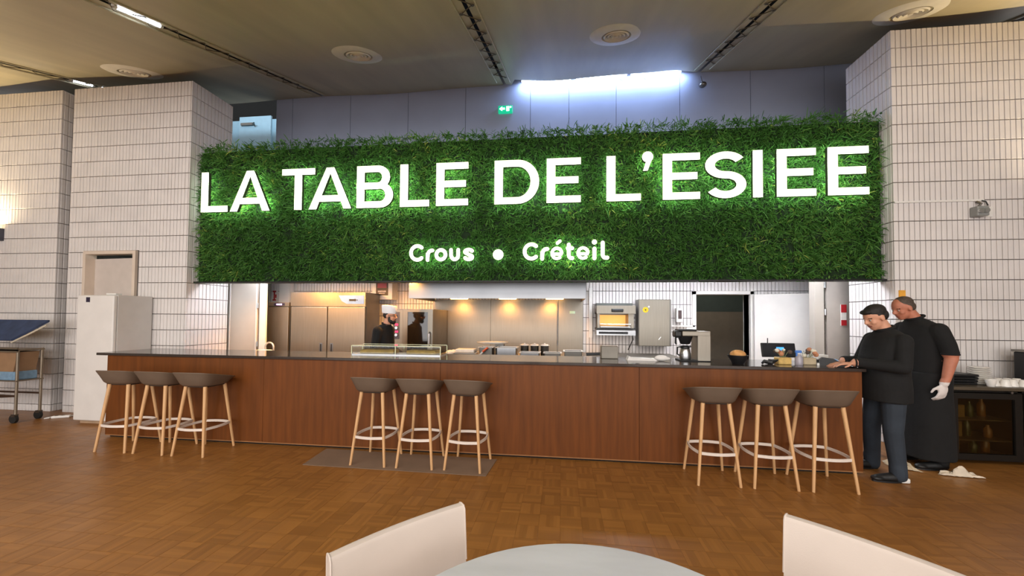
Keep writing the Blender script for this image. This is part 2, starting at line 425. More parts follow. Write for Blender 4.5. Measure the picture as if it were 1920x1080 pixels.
# lacing across each seam, with eyelets
EYE = mat('dull_eyelet_metal', (120, 112, 92), .4, .8, var=.1)
CORD = mat('lacing_cord', (92, 84, 66), .8, var=.2, scale=60)
for i, o in enumerate(CE):
    sx = SEAM[i + 2]
    ys = np.arange(3.0, 6.4, .17); mb = MB(); pts = []
    for k, y in enumerate(ys):
        pts.append((sx + (.085 if k % 2 else -.085), y, zc(y) - .016))
    mb.tube(pts, .006, 5); obj('lacing_cord', mb, CORD, o)
    if i in (2, 3):
        em = MB(); em.lathe([(.013, 0), (.024, 0), (.024, -.006), (.013, -.006)], 12, cap0=False, cap1=False); eme = em.mesh('eyelet'); eme.materials.append(EYE)
        for k, y in enumerate(ys):
            q = bpy.data.objects.new('eyelet', eme); C.objects.link(q); q.parent = o
            q.location = (sx + (.085 if k % 2 else -.085), y, zc(y) - .018); q.rotation_euler = (math.atan(.33), 0, 0)
# cord dangling strips over seam: dark strip closing the slot at the third seam
TUBE_E = mat('fluorescent_tube', (240, 245, 255), .4, var=0, emit=(225, 235, 255), estr=9)
def ftube(label, p0, p1, r=.02):
    t = thing('fluorescent_tube', label, 'light', p0, 0, 'bare tubes above the ceiling seams')
    d = Vector(p1) - Vector(p0); mb = MB(); mb.cyl((0, 0, 0), d, r, r, 12); obj('tube', mb, TUBE_E, t, True)
    n = d.normalized()
    mb = MB(); mb.cyl(-n * .03, (0, 0, 0), r * 1.05, r * 1.05, 12); obj('end_cap', mb, WHITEP, t, True)
    mb = MB(); mb.cyl(d, d + n * .03, r * 1.05, r * 1.05, 12); obj('end_cap', mb, WHITEP, t, True)
ftube('bare white tube glowing through the seam left of the flat round vent', (-8.10, 5.05, zc(5.05) - .004), (-8.10, 5.3, zc(5.3) - .004))
ftube('bare white tube glowing through the seam above the left brick wall', (-8.10, 5.42, zc(5.42) - .004), (-8.10, 5.75, zc(5.75) - .004))
ftube('bare white tube glowing through the second ceiling seam', (-4.78, 3.3, zc(3.3) - .004), (-4.78, 3.72, zc(3.72) - .004))
# row of tubes in the open gap between membrane and rear wall
for k, (a, b) in enumerate(((-0.75, .15), (.25, 1.15), (1.25, 2.1))):
    t = thing('gap_tube_light', ['neon tube in the ceiling gap above the exit sign', 'neon tube in the middle of the bright ceiling gap', 'neon tube in the right end of the bright ceiling gap'][k], 'light', (a, 6.64, 5.96), 0, 'tubes in the gap over the rear wall')
    mb = MB(); mb.cyl((0, 0, 0), (b - a, 0, 0), .022, .022, 12); obj('tube', mb, mat('gap_tube_glow', (240, 245, 255), .4, var=0, emit=(206, 222, 255), estr=14), t, True)
    mb = MB(); mb.box(-.02, b - a + .02, -.03, .03, .03, .07); obj('batten', mb, WHITEP, t)
for (x, s) in ((.35, .12), (.72, -.1), (.98, .1), (1.4, .08)):
    mb = MB(); mb.tube([(x, 6.60, 5.96), (x + s * .4, 6.58, 5.88), (x + s, 6.58, 5.84), (x + s * 1.6, 6.60, 5.93)], .004, 5)
    tag(obj('loose_cable', mb, BLACK, None), 'thin black cable looping across the bright ceiling gap', 'cable', 'loose cables in the ceiling gap')
for x in (-.3, .7, 1.7):
    area('gap_tube_light_beam', (x, 6.55, 5.98), (x, 6.66, 4.6), 1.0, .08, 11, (.46, .63, 1.0))

# round air diffusers
VW = mat('off_white_vent', (228, 222, 204), .5, var=.05)
VD = mat('dark_vent_slot', (44, 42, 38), .8, var=.05)
def vent(x, label):
    t = thing('ceiling_vent', label, 'vent', (x, 4.78, zc(4.78) - .085), 0, 'round air diffusers on the membranes')
    t.rotation_euler = (math.atan(.33), 0, 0)
    mb = MB(); mb.lathe([(.355, .045), (.36, .03), (.33, .012), (.19, 0), (.19, .02), (.30, .04)], 40, cap0=False, cap1=False); obj('flange', mb, VW, t, True)
    mb = MB(); mb.lathe([(.19, .025), (.001, .03)], 32, cap0=False, cap1=False); obj('throat', mb, VD, t, True)
    for r in (.165, .115, .07):
        mb = MB(); mb.lathe([(r, .005), (r - .012, -.008), (r - .035, .012), (r - .030, .018)], 32, cap0=False, cap1=False); obj('cone_ring', mb, VW, t, True)
    mb = MB(); mb.lathe([(.001, -.012), (.022, -.006), (.026, .01), (.001, .012)], 20, cap0=False, cap1=False); obj('hub', mb, VW, t, True)
for x, lb in ((-6.55, 'round ceiling vent above the doorway in the left brick wall'), (-2.90, 'round ceiling vent above the letter B of TABLE'), (.70, 'round ceiling vent above the bright gap in the ceiling'), (4.19, 'round ceiling vent above the right brick wall corner')):
    vent(x, lb)

# exit sign on the rear wall
t = thing('exit_sign', 'small glowing green emergency exit sign on the grey rear wall', 'exit sign', (-1.07, 6.685, 5.41))
mb = MB(); mb.rbox(-.135, .135, -.05, 0, 0, .14, .01); obj('housing', mb, mat('green_exit_housing', (20, 120, 90), .4, var=0, emit=(10, 150, 110), estr=1.2), t)
mb = MB(); mb.prism([(-.11, .075), (-.06, .115), (-.06, .09), (-.01, .09), (-.01, .06), (-.06, .06), (-.06, .035)], -.056, -.05)
EXW = mat('exit_pictogram_glow', (220, 255, 240), .4, var=0, emit=(200, 255, 235), estr=5)
obj('arrow', mb, EXW, t)
mb = MB(); mb.rbox(.02, .075, -.056, -.05, .03, .115, .002); mb.cyl((.1, -.056, .1), (.1, -.05, .1), .014, .014, 12); obj('running_figure', mb, EXW, t)
# wall camera bracket beside it on the upper wall
mb = MB(); mb.cyl((2.46, 6.68, 5.9), (2.46, 6.60, 5.72), .008, .008, 8); mb.ell((2.46, 6.58, 5.68), (.06, .06, .045)); tag(obj('wall_sensor', mb, STEELD, None, True), 'small dim sensor hanging on the upper rear wall', 'sensor')
# ------------------------------------------------------------------ green wall sign
GX0, GX1, GZ0, GZ1 = XL + .03, XR - .02, 2.07, 4.24
gw = thing('green_wall', 'long planted panel of dense green foliage hanging above the bar', 'plant wall', ((GX0 + GX1) / 2, 5.1, GZ0))
g0 = Vector(gw.location)
mb = MB(); mb.box(GX0 - g0.x, GX1 - g0.x, -.02, .04, 0, GZ1 - GZ0 - .12); obj('backing_board', mb, mat('dark_green_backing', (16, 40, 12), .9, var=.2, scale=10), gw)
mb = MB(); mb.box(GX0 - g0.x, GX1 - g0.x, -.10, .04, -.022, -.002); obj('bottom_trim', mb, mat('dark_metal_trim', (34, 34, 34), .5, .5, var=.05), gw)
def leaf_material():
    m = bpy.data.materials.new('foliage'); m.use_nodes = True; nt = m.node_tree; b = nt.nodes['Principled BSDF']
    at = nt.nodes.new('ShaderNodeAttribute'); at.attribute_name = 'rnd'
    r = nt.nodes.new('ShaderNodeValToRGB'); e = r.color_ramp.elements
    e[0].position = 0; e[0].color = (*lin(56, 94, 40), 1); e[1].position = 1; e[1].color = (*lin(168, 182, 88), 1)
    for p, c in ((.35, (70, 118, 52)), (.7, (90, 140, 64)), (.9, (122, 160, 74))): k = e.new(p); k.color = (*lin(*c), 1)
    nt.links.new(at.outputs['Fac'], r.inputs[0]); nt.links.new(r.outputs[0], b.inputs['Base Color'])
    b.inputs['Roughness'].default_value = .55; b.inputs['Specular IOR Level'].default_value = .25
    tr = nt.nodes.new('ShaderNodeBsdfTranslucent'); nt.links.new(r.outputs[0], tr.inputs[0])
    mx = nt.nodes.new('ShaderNodeMixShader'); mx.inputs[0].default_value = .25
    nt.links.new(b.outputs[0], mx.inputs[1]); nt.links.new(tr.outputs[0], mx.inputs[2]); nt.links.new(mx.outputs[0], nt.nodes['Material Output'].inputs[0])
    return m
def foliage():
    # tufts of blades: each tuft shares a spot, a colour tendency and a lie
    V = []; F = []; A = []; off = 0
    nt_ = 14000
    tx = rng.uniform(GX0 + .01, GX1 - .01, nt_); tz = rng.uniform(GZ0 + .01, GZ1 - .03, nt_)
    tone = np.clip(.42 + .22 * np.sin(tx * 2.1 + 1.3 * np.sin(tz * 3)) * .6 + rng.normal(0, .17, nt_), 0, 1)
    kind = rng.random(nt_)
    for i in range(nt_):
        nb = rng.integers(4, 8)
        base = np.array([tx[i], 5.075, tz[i]])
        lie = rng.normal(0, .5, 2)
        if kind[i] < .72: ln, wd = rng.uniform(.06, .12), rng.uniform(.0035, .0065)
        elif kind[i] < .9: ln, wd = rng.uniform(.045, .07), rng.uniform(.009, .015)
        else: ln, wd = rng.uniform(.11, .17), rng.uniform(.004, .007)
        for _ in range(nb):
            d = np.array([lie[0] + rng.normal(0, .75), -abs(rng.normal(.75, .3)), lie[1] + rng.normal(0.05, .75)]); d /= np.linalg.norm(d)
            L = ln * rng.uniform(.7, 1.2)
            if L * abs(d[1]) > .15: L = .15 / abs(d[1])
            s = np.cross(d, rng.normal(0, 1, 3)); s /= np.linalg.norm(s) + 1e-9
            b0 = base + np.array([rng.normal(0, .022), rng.uniform(-.015, .01), rng.normal(0, .022)])
            dr = np.array([0, 0, -1]) * L * rng.uniform(.05, .35)
            p1 = b0 + d * L * .45 + dr * .15; p2 = b0 + d * L * .8 + dr * .55; p3 = b0 + d * L + dr
            w_ = s * wd
            V += [b0 - w_ * .4, b0 + w_ * .4, p1 - w_, p1 + w_, p2 - w_ * .75, p2 + w_ * .75, p3]
            F += [(off, off + 1, off + 3, off + 2), (off + 2, off + 3, off + 5, off + 4), (off + 4, off + 5, off + 6)]
            t = np.clip(tone[i] + rng.normal(0, .12), 0, 1); A += [t, t, t]; off += 7
    V = np.array(V); V[:, 0] = np.clip(V[:, 0], GX0 - .005, GX1 + .005); V -= np.array(g0)
    V[:, 2] = np.maximum(V[:, 2], -.03)
    me = bpy.data.meshes.new('foliage'); me.from_pydata(V.tolist(), [], F); me.update()
    at = me.attributes.new('rnd', 'FLOAT', 'FACE'); at.data.foreach_set('value', A)
    return me
fo = obj('foliage', foliage(), leaf_material(), gw); fo['kind'] = 'stuff'

# letters -----------------------------------------------------------
LF = mat('letter_face_glow', (255, 255, 235), .5, var=0, emit=(253, 255, 222), estr=.74)
LB = mat('letter_back_glow', (235, 255, 235), .5, var=0, emit=(226, 255, 222), estr=8.5)
LR = mat('letter_return', (70, 74, 62), .5, var=.05)
def stroke_polys(paths, wd, rnd=False):
    """each path -> list of quads/discs in 2D making up the stroke"""
    out = []
    for path, closed in paths:
        P = [Vector(p) for p in path]; n = len(P); Lf = []; Rt = []
        for i in range(n):
            a = P[i - 1] if (i > 0 or closed) else None; b = P[(i + 1) % n] if (i < n - 1 or closed) else None
            t0 = (P[i] - a).normalized() if a is not None else None; t1 = (b - P[i]).normalized() if b is not None else None
            t0 = t0 or t1; t1 = t1 or t0
            n0 = Vector((-t0.y, t0.x)); n1 = Vector((-t1.y, t1.x)); mnv = (n0 + n1)
            mnv = mnv.normalized() if mnv.length > 1e-6 else n0
            k = 1 / max(.45, mnv.dot(n0)); Lf.append(P[i] + mnv * k * wd / 2); Rt.append(P[i] - mnv * k * wd / 2)
        if closed: out.append(('ring', Lf, Rt))
        else: out.append(('strip', Lf, Rt))
        if rnd and not closed: out += [('disc', P[0], wd / 2), ('disc', P[-1], wd / 2)]
    return out
def letter(name, label, group, x, z, paths, wd, y0=4.885, y1=4.93, rnd=False, extra=(), kz=1.0):
    t = thing(name, label, 'sign letter', (x, y1, z), 0, group)
    fm, bmk, sm = MB(), MB(), MB(); d = y0 - y1
    def poly(pts):
        ar = sum(pts[i][0] * pts[(i + 1) % len(pts)][1] - pts[(i + 1) % len(pts)][0] * pts[i][1] for i in range(len(pts)))
        pts = list(pts) if ar > 0 else list(pts)[::-1]
        n = len(pts)
        fm.add([(p[0], d, p[1]) for p in pts], [tuple(range(n))])
        bmk.add([(p[0], 0, p[1]) for p in pts], [tuple(range(n - 1, -1, -1))])
    def side(pts, closed=False):
        n = len(pts); vs = [(p[0], d + .001, p[1]) for p in pts] + [(p[0], 0, p[1]) for p in pts]
        sm.add(vs, [(i, (i + 1) % n, n + (i + 1) % n, n + i) for i in range(n if closed else n - 1)])
    items = []
    for it in stroke_polys([([(p[0], p[1] * kz) for p in P_], c_) for P_, c_ in paths], wd, rnd):      # strokes thinner when they run level
        if it[0] in ('strip', 'ring'): it = (it[0], [Vector((v.x, v.y / kz)) for v in it[1]], [Vector((v.x, v.y / kz)) for v in it[2]])
        items.append(it)
    for it in items + [('poly', e, None) for e in extra]:
        if it[0] in ('strip', 'ring'):
            _, a, b = it; n = len(a)
            for i in range(n if it[0] == 'ring' else n - 1):
                j = (i + 1) % n; poly([a[i], b[i], b[j], a[j]])
            if it[0] == 'strip': side(a + b[::-1], True)
            else: side(a, True); side(b, True)
        elif it[0] == 'disc':
            pts = [(it[1][0] + it[2] * math.cos(2 * PI * k / 18), it[1][1] + it[2] * math.sin(2 * PI * k / 18)) for k in range(18)]; poly(pts); side(pts, True)
        else: poly(it[1]); side(list(it[1]), True)
    obj('lit_face', fm, LF, t); obj('return', sm, LR, t); obj('halo_back', bmk, LB, t)
    return t
def arc(cx, cy, rx, ry, a0, a1, n=16): return [(cx + rx * math.cos(math.radians(a0 + (a1 - a0) * i / n)), cy + ry * math.sin(math.radians(a0 + (a1 - a0) * i / n))) for i in range(n + 1)]
W = .118; Hh = .61; q = W / 2; KZ = 1.27
def gL(w_): return [([(q, Hh), (q, q * .79), (w_, q * .79)], False)]
def gE(w_): return [([(w_, Hh - q * .79), (q, Hh - q * .79), (q, q * .79), (w_, q * .79)], False), ([(q, Hh * .505), (w_ * .93, Hh * .505)], False)]
def gI(w_): return [([(q, 0), (q, Hh)], False)]
def gT(w_): return [([(0, Hh - q * .79), (w_, Hh - q * .79)], False), ([(w_ / 2, 0), (w_ / 2, Hh - q)], False)]
def gA(w_):
    return [([(w_ * .18, .155), (w_ * .82, .155)], False)]
def xA(w_):
    t = .06
    return [[(0, 0), (.12, 0), (w_ / 2 + .0, Hh * .86), (w_ / 2, Hh), (w_ / 2 - t, Hh)], [(w_, 0), (w_ - .12, 0), (w_ / 2 - .0, Hh * .86), (w_ / 2, Hh), (w_ / 2 + t, Hh)]]
def gD(w_):
    r = Hh / 2 - q * .79; cx = w_ - q - r * .93
    return [([(q, q * .79), (cx, q * .79)] + arc(cx, Hh / 2, r * .93, r, -90, 90, 22)[1:] + [(q, Hh - q * .79)], True)]
def gB(w_):
    s = q * .79; mid = Hh * .52; r1 = (Hh - s - mid) / 2; r2 = (mid - s) / 2
    c1 = w_ - q - r1 - .05; c2 = w_ - q - r2
    return [([(q, mid), (q, Hh - s), (c1, Hh - s)] + arc(c1, Hh - s - r1, r1, r1, 90, -90, 14)[1:], True), ([(q, s), (q, mid), (c2, mid)] + arc(c2, s + r2, r2, r2, 90, -90, 14)[1:], True)]
def gS(w_):
    s = q * .79; r = (Hh - 2 * s) / 4; rx = w_ / 2 - q
    top = arc(w_ / 2, Hh - s - r, rx, r, 28, 270, 22); bot = arc(w_ / 2, s + r, rx, r, 90, -152, 22)
    return [(top + bot[1:], False)]
G1 = 'big letters of the upper sign line'
ZB = 3.11
specs = [('L', -5.459, .449, gL, 'big glowing letter L beginning the word LA'), ('A', -4.971, .651, gA, 'big glowing letter A ending the word LA'),
         ('T', -4.128, .525, gT, 'big glowing letter T beginning the word TABLE'), ('A', -3.694, .663, gA, 'big glowing letter A in the word TABLE'),
         ('B', -2.951, .552, gB, 'big glowing letter B in the word TABLE'), ('L', -2.296, .433, gL, 'big glowing letter L in the word TABLE'),
         ('E', -1.764, .462, gE, 'big glowing letter E ending the word TABLE'), ('D', -.93, .619, gD, 'big glowing letter D of the word DE'),
         ('E', -.209, .461, gE, 'big glowing letter E of the word DE'), ('L', .591, .447, gL, 'big glowing letter L before the apostrophe'),
         ('E', 1.318, .468, gE, 'big glowing letter E right after the apostrophe'), ('S', 1.85, .503, gS, 'big glowing letter S in the last word'),
         ('I', 2.433, .124, gI, 'big glowing letter I in the last word'), ('E', 2.719, .462, gE, 'big glowing letter E following the I in the last word'),
         ('E', 3.316, .471, gE, 'big glowing letter E ending the sign beside the right brick wall')]
for ch, x, w_, g, lb in specs:
    letter('sign_letter', lb, G1, x, ZB, g(w_), W, extra=xA(w_) if ch == 'A' else (), kz=KZ)
# apostrophe: a round head with a slanted tail
letter('sign_apostrophe', 'big glowing apostrophe between L and E in the sign', G1, 1.05, 3.505, [], .1,
       extra=[[(.075 + .072 * math.cos(2 * PI * k / 22), .185 + .072 * math.sin(2 * PI * k / 22)) for k in range(22)], [(.015, 0), (.075, 0), (.147, .19), (.08, .14), (.06, .14)]])
# second line, round bold strokes
w2 = .052; h2 = .19; r2_ = w2 / 2
G2 = 'small letters of the lower sign line'
def small(name, lb, x, paths, extra=(), wd=None): letter(name, lb, G2, x, 2.325, paths, wd or w2, 4.90, 4.935, True, extra)
def disc(cx, cy, r): return [(cx + r * math.cos(2 * PI * k / 20), cy + r * math.sin(2 * PI * k / 20)) for k in range(20)]
def oC(): return [(arc(.125, .128, .094, .098, 48, 312, 24), False)]
def oR(): return [([(r2_, r2_), (r2_, .10)] + arc(.09, .10, .059, .06, 180, 85, 8), False)]
def oO(): return [(arc(.097, .098, .066, .067, 0, 345, 23), True)]
def oU(): return [([(r2_, h2 - r2_), (r2_, .085)] + arc(.08, .085, .049, .054, 180, 360, 10)[1:] + [(.129, h2 - r2_)], False)]
def oS(): return [(arc(.085, .136, .052, .028, 20, 250, 12) + arc(.085, .060, .052, .030, 80, -160, 12), False)]
def oE(): return [([(.05, .088), (.152, .088)] + arc(.095, .098, .066, .070, -4, 308, 22)[1:], False)]
def oT(): return [([(.045, .215), (.045, .08)] + arc(.085, .08, .04, .05, 180, 280, 8)[1:], False), ([(.03, .165), (.09, .165)], False)]
small('sign_letter', 'small glowing capital C beginning Crous', -2.156, oC()); small('sign_letter', 'small glowing letter r in Crous', -1.906, oR())
small('sign_letter', 'small glowing letter o in Crous', -1.784, oO()); small('sign_letter', 'small glowing letter u in Crous', -1.567, oU())
small('sign_letter', 'small glowing letter s ending Crous', -1.374, oS())
small('sign_dot', 'round glowing dot between the two small words', -.949, [], [disc(.077, .09, .074)])
small('sign_letter', 'small glowing capital C beginning the second small word', -.536, oC()); small('sign_letter', 'small glowing letter r in the second small word', -.29, oR())
small('sign_letter', 'small glowing e with an acute accent', -.16, oE() + [([(.10, .235), (.135, .265)], False)], wd=.043)
small('sign_letter', 'small glowing letter t in the second small word', .05, oT()); small('sign_letter', 'small glowing e after the small letter t', .19, oE(), wd=.043)
small('sign_letter', 'small glowing dotted letter i in the second small word', .41, [([(r2_, r2_), (r2_, .155)], False)], [disc(r2_, .245, .034)])
small('sign_letter', 'small glowing letter l ending the second small word', .50, [([(.045, .235), (.045, .07)] + arc(.09, .075, .045, .045, 180, 290, 8)[1:], False)])
# ------------------------------------------------------------------ bar counter
WOOD = mat('warm_brown_veneer', (104, 57, 19), .5, var=.2, scale=2.2, stretch=(9, 9, .7), spec=.3)
TOPM = mat('dark_polished_counter_top', (58, 50, 46), .12, var=.12, scale=25, spec=.6)
bar = thing('bar_counter', 'long brown wood bar counter with a dark polished top', 'bar counter', (-1.4, 4.3, 0))
bx, by = -1.4, 4.3
for a, b in ((-5.72, -3.553), (-3.549, -1.364), (-1.360, .83), (.834, 3.0)):
    mb = MB(); mb.box(a - bx, b - bx, 3.996 - by, 4.02 - by, .035, 1.03); obj('front_panel', mb, WOOD, bar)
mb = MB(); mb.box(-5.72 - bx, -5.69 - bx, 4.02 - by, 4.6 - by, .035, 1.03); obj('end_panel', mb, WOOD, bar)
mb = MB(); mb.box(2.972 - bx, 3.0 - bx, 4.02 - by, 4.6 - by, .035, 1.03); obj('end_panel', mb, WOOD, bar)
mb = MB(); mb.box(-5.69 - bx, 2.97 - bx, 4.03 - by, 4.09 - by, 0, .035); obj('plinth', mb, RUB, bar)
mb = MB(); mb.box(-5.65 - bx, 2.95 - bx, 4.50 - by, 4.52 - by, .035, 1.03); obj('back_panel', mb, mat('dark_back_panel', (60, 44, 32), .7), bar)
mb = MB(); mb.rbox(-5.86 - bx, 3.03 - bx, 3.975 - by, 4.66 - by, 1.03, 1.062, .004, 2); obj('counter_top', mb, TOPM, bar)
mb = MB(); mb.box(-3.75 - bx, -3.6 - bx, 4.03 - by, 4.05 - by, .0, .032); 
# thin pale skirting bead along the foot
mb = MB(); mb.box(-5.70 - bx, 2.99 - bx, 3.990 - by, 3.997 - by, .028, .038); obj('foot_bead', mb, mat('pale_foot_bead', (150, 104, 64), .5), bar)

# ------------------------------------------------------------------ bar stools
SEATM = mat('taupe_moulded_seat', (104, 88, 74), .6, var=.05, scale=8)
BEECH = mat('natural_beech', (208, 164, 116), .5, var=.14, scale=6, stretch=(6, 6, .5))
FRAMEW = mat('white_metal_footrest', (226, 214, 204), .4, var=.04)
def make_stool(label):
    t = thing('bar_stool', label, 'stool', (0, 0, 0), 0, 'bar stools along the counter')
    # moulded tub: back (towards the room, -y) high, front (towards the bar) lower
    n = 40; mb = MB(); vs = []; fs = []
    def ring(a, bx_, by_, z_, cy=0, dip=0.0):
        out = []
        for k in range(n):
            th = 2 * PI * k / n; cx_, sy_ = math.cos(th), math.sin(th); p = 4.2
            r = (abs(cx_) ** p + abs(sy_) ** p) ** (-1 / p)
            zz = z_ - dip * (max(-1, min(1, r * sy_)) + 1) / 2
            out.append((bx_ * r * cx_, cy + by_ * r * sy_, zz))
        return out
    R = [ring(0, .14, .135, .752), ring(0, .166, .158, .757, -.0), ring(0, .184, .176, .780, -.005), ring(0, .212, .204, .86, -.008, .05), ring(0, .232, .224, .915, -.012, .10),
         ring(0, .230, .222, .921, -.012, .10), ring(0, .222, .214, .917, -.012, .10), ring(0, .201, .193, .86, -.008, .05), ring(0, .176, .168, .795, -.005), ring(0, .150, .14, .778), ring(0, .02, .02, .774)]
    for r in R: vs += r
    for i in range(len(R) - 1):
        for k in range(n): fs.append((i * n + k, i * n + (k + 1) % n, (i + 1) * n + (k + 1) % n, (i + 1) * n + k))
    fs.append(tuple(range(n - 1, -1, -1))); fs.append(tuple(range((len(R) - 1) * n, len(R) * n)))
    mb.add(vs, fs); obj('seat_shell', mb, SEATM, t, True)
    mb = MB(); mb.rbox(-.13, .13, -.12, .12, .738, .754, .006, 1); obj('seat_plate', mb, mat('dark_seat_plate', (60, 52, 46), .6), t)
    F, T = .188, .118
    for sx in (-1, 1):
        for sy in (-1, 1):
            mb = MB(); mb.cyl((sx * F, sy * F, 0), (sx * T, sy * T, .75), .0125, .0185, 14); obj('leg', mb, BEECH, t, True)
    zf = .29; a = F + (T - F) * zf / .75
    for k in range(4):
        c0 = [(-1, -1), (1, -1), (1, 1), (-1, 1)][k]; c1 = [(1, -1), (1, 1), (-1, 1), (-1, -1)][k]
        nx, ny = (c0[0] + c1[0]) / 2, (c0[1] + c1[1]) / 2; pts = []
        for i in range(11):
            s = i / 10; b = .028 * math.sin(PI * s)
            pts.append(((c0[0] + (c1[0] - c0[0]) * s) * a + nx * b, (c0[1] + (c1[1] - c0[1]) * s) * a + ny * b, zf))
        mb = MB()
        for i in range(10):
            p, q_ = Vector(pts[i]), Vector(pts[i + 1]); tt = (q_ - p).normalized(); nn = Vector((tt.y, -tt.x, 0)) * .006
            mb.add([p - nn + Vector((0, 0, -.013)), p + nn + Vector((0, 0, -.013)), q_ + nn + Vector((0, 0, -.013)), q_ - nn + Vector((0, 0, -.013)), p - nn + Vector((0, 0, .013)), p + nn + Vector((0, 0, .013)), q_ + nn + Vector((0, 0, .013)), q_ - nn + Vector((0, 0, .013))],
                   [(3, 2, 1, 0), (4, 5, 6, 7), (0, 1, 5, 4), (2, 3, 7, 6), (1, 2, 6, 5), (3, 0, 4, 7)])
        obj('footrest_bar', mb, FRAMEW, t)
    return t
trio = ['nearest the white refrigerator', 'between two others in the trio by the white refrigerator', 'furthest from the white refrigerator in its trio',
        'in the middle trio, on the side of the white refrigerator', 'at the centre of the middle trio on the grey mat', 'in the middle trio, on the side of the two standing men',
        'in the trio by the two standing men, farthest from them', 'between two others in the trio by the two standing men', 'at the counter end, next to the two standing men']
spots = [(-5.03, 3.747, .02), (-4.54, 3.747, -.02), (-4.052, 3.747, .01), (-1.975, 3.752, -.03), (-1.479, 3.747, .005), (-.963, 3.745, -.085), (1.457, 3.747, .015), (1.95, 3.744, 0), (2.44, 3.742, .02)]
st0 = make_stool('taupe bar stool ' + trio[0])
for i, (x, y, r) in enumerate(spots):
    if i == 0: st0.location = (x, y, 0); st0.rotation_euler = (0, 0, r)
    else: dup(st0, (x, y, 0), r, 'taupe bar stool ' + trio[i])

# grey mat in front of the counter
mb = MB(); mb.add([(-2.71, 3.972, .002), (-.687, 3.917, .002), (-.72, 3.49, .002), (-2.66, 3.515, .002), (-2.71, 3.972, .006), (-.687, 3.917, .006), (-.72, 3.49, .006), (-2.66, 3.515, .006)], [(3, 2, 1, 0)[::-1], (4, 5, 6, 7)[::-1], (0, 1, 5, 4), (1, 2, 6, 5), (2, 3, 7, 6), (3, 0, 4, 7)])
tag(obj('floor_mat', mb, mat('worn_grey_mat', (128, 106, 88), .7, var=.1, scale=3), None), 'flat greyish floor mat under the middle trio of stools', 'mat')
mb = MB(); mb.lathe([(.0, 0), (.055, .0005), (.06, .001)], 20, (-4.55, 3.35, .001), cap0=False, cap1=False, sx=2.2, sy=1)

# ------------------------------------------------------------------ foreground table and chairs
TBM = mat('pale_grey_marbled_laminate', (176, 178, 180), .4, var=.08, scale=2.2, stretch=(1.5, 6, 1))
tb = thing('round_table', 'round pale grey marbled table in the foreground between two white chairs', 'table', (.09, .69, 0))
mb = MB(); mb.lathe([(.60, .712), (.635, .716), (.638, .73), (.633, .738), (.60, .74), (.0, .74)], 72, cap0=True, cap1=False); obj('table_top', mb, TBM, tb, True)
mb = MB(); mb.cyl((0, 0, .03), (0, 0, .712), .04, .04, 20); obj('column', mb, STEELD, tb, True)
mb = MB(); mb.lathe([(.30, 0), (.30, .012), (.08, .03), (.04, .04)], 40, cap0=True, cap1=True); obj('base_plate', mb, STEELD, tb, True)
CHM = mat('white_leatherette', (194, 182, 173), .5, var=.04, scale=5, bump=.05, bscale=220)
def white_chair(loc, rz, lb):
    t = thing('white_chair', lb, 'chair', loc, rz, 'white low-back chairs at the round table')   # faces +y locally, back at y=0
    n = 14; vs = []; fs = []; mb = MB()
    hw = .24; cols = []
    for i in range(n + 1):
        s = -1 + 2 * i / n; x = hw * s; yb = .018 * s * s
        zt = .80
        prof = [(yb - .004, .40), (yb - .022, .60), (yb - .034, zt - .014), (yb - .030, zt - .003), (yb - .018, zt), (yb - .002, zt - .003), (yb + .006, zt - .014), (yb + .022, .60), (yb + .04, .40)]
        cols.append([(x, y, z) for y, z in prof])
    m_ = len(cols[0])
    for c in cols: vs += c
    for i in range(n):
        for k in range(m_): fs.append((i * m_ + k, i * m_ + (k + 1) % m_, (i + 1) * m_ + (k + 1) % m_, (i + 1) * m_ + k))
    fs += [tuple(range(m_)), tuple(range((n + 1) * m_ - 1, n * m_ - 1, -1))]
    mb.add(vs, fs); bk = obj('backrest', mb, CHM, t, True)
    for e in (0, n):
        mb = MB(); mb.tube([(c[0] + (.001 if e else -.001), c[1], c[2]) for c in cols[e][1:-1]], .0035, 6); obj('piping', mb, CHM, bk, True)
    mb = MB(); mb.rbox(-.235, .235, .03, .47, .36, .46, .03, 3); obj('seat_cushion', mb, CHM, t, True)
    for sx in (-1, 1):
        for y in (.05, .43):
            mb = MB(); mb.cyl((sx * .20, y, 0), (sx * .19, y, .37), .013, .018, 12); obj('leg', mb, STEELD, t, True)
    return t
white_chair((-.555, 1.250, 0), math.radians(228 ), 'white low-back chair at the table, in front of the middle stools')
white_chair((1.03, 1.335, 0), math.radians(136), 'white low-back chair at the table, in front of the right-hand stools')

# ------------------------------------------------------------------ left side: refrigerator, trolley, power strip, sconce
t = thing('upright_refrigerator', 'tall white upright refrigerator at the left end of the bar', 'refrigerator', (-6.55, 4.72, 0))
mb = MB(); mb.rbox(-.31, .287, -.25, .19, .04, 1.825, .008, 2); obj('cabinet', mb, mat('grey_white_enamel', (206, 202, 198), .35, var=.03), t)
mb = MB(); mb.rbox(-.312, .287, -.30, -.252, .05, 1.815, .015, 3); dr = obj('door', mb, WHITE, t)
mb = MB(); mb.box(-.17, -.085, -.3025, -.300, 1.71, 1.80); obj('white_sticker', mb, WHITEP, dr)
mb = MB(); mb.box(-.16, -.095, -.3035, -.3025, 1.72, 1.79); obj('dark_label', mb, mat('dark_label_print', (48, 40, 62), .5, var=.3, scale=60), dr)
mb = MB(); mb.box(-.28, .26, -.24, .17, 0, .04); obj('plinth', mb, mat('beige_plinth', (190, 160, 130), .6), t)
mb = MB(); mb.rbox(.10, .26, -.26, -.18, 1.826, 1.85, .006, 2); obj('hinge_cover', mb, WHITEP, t)

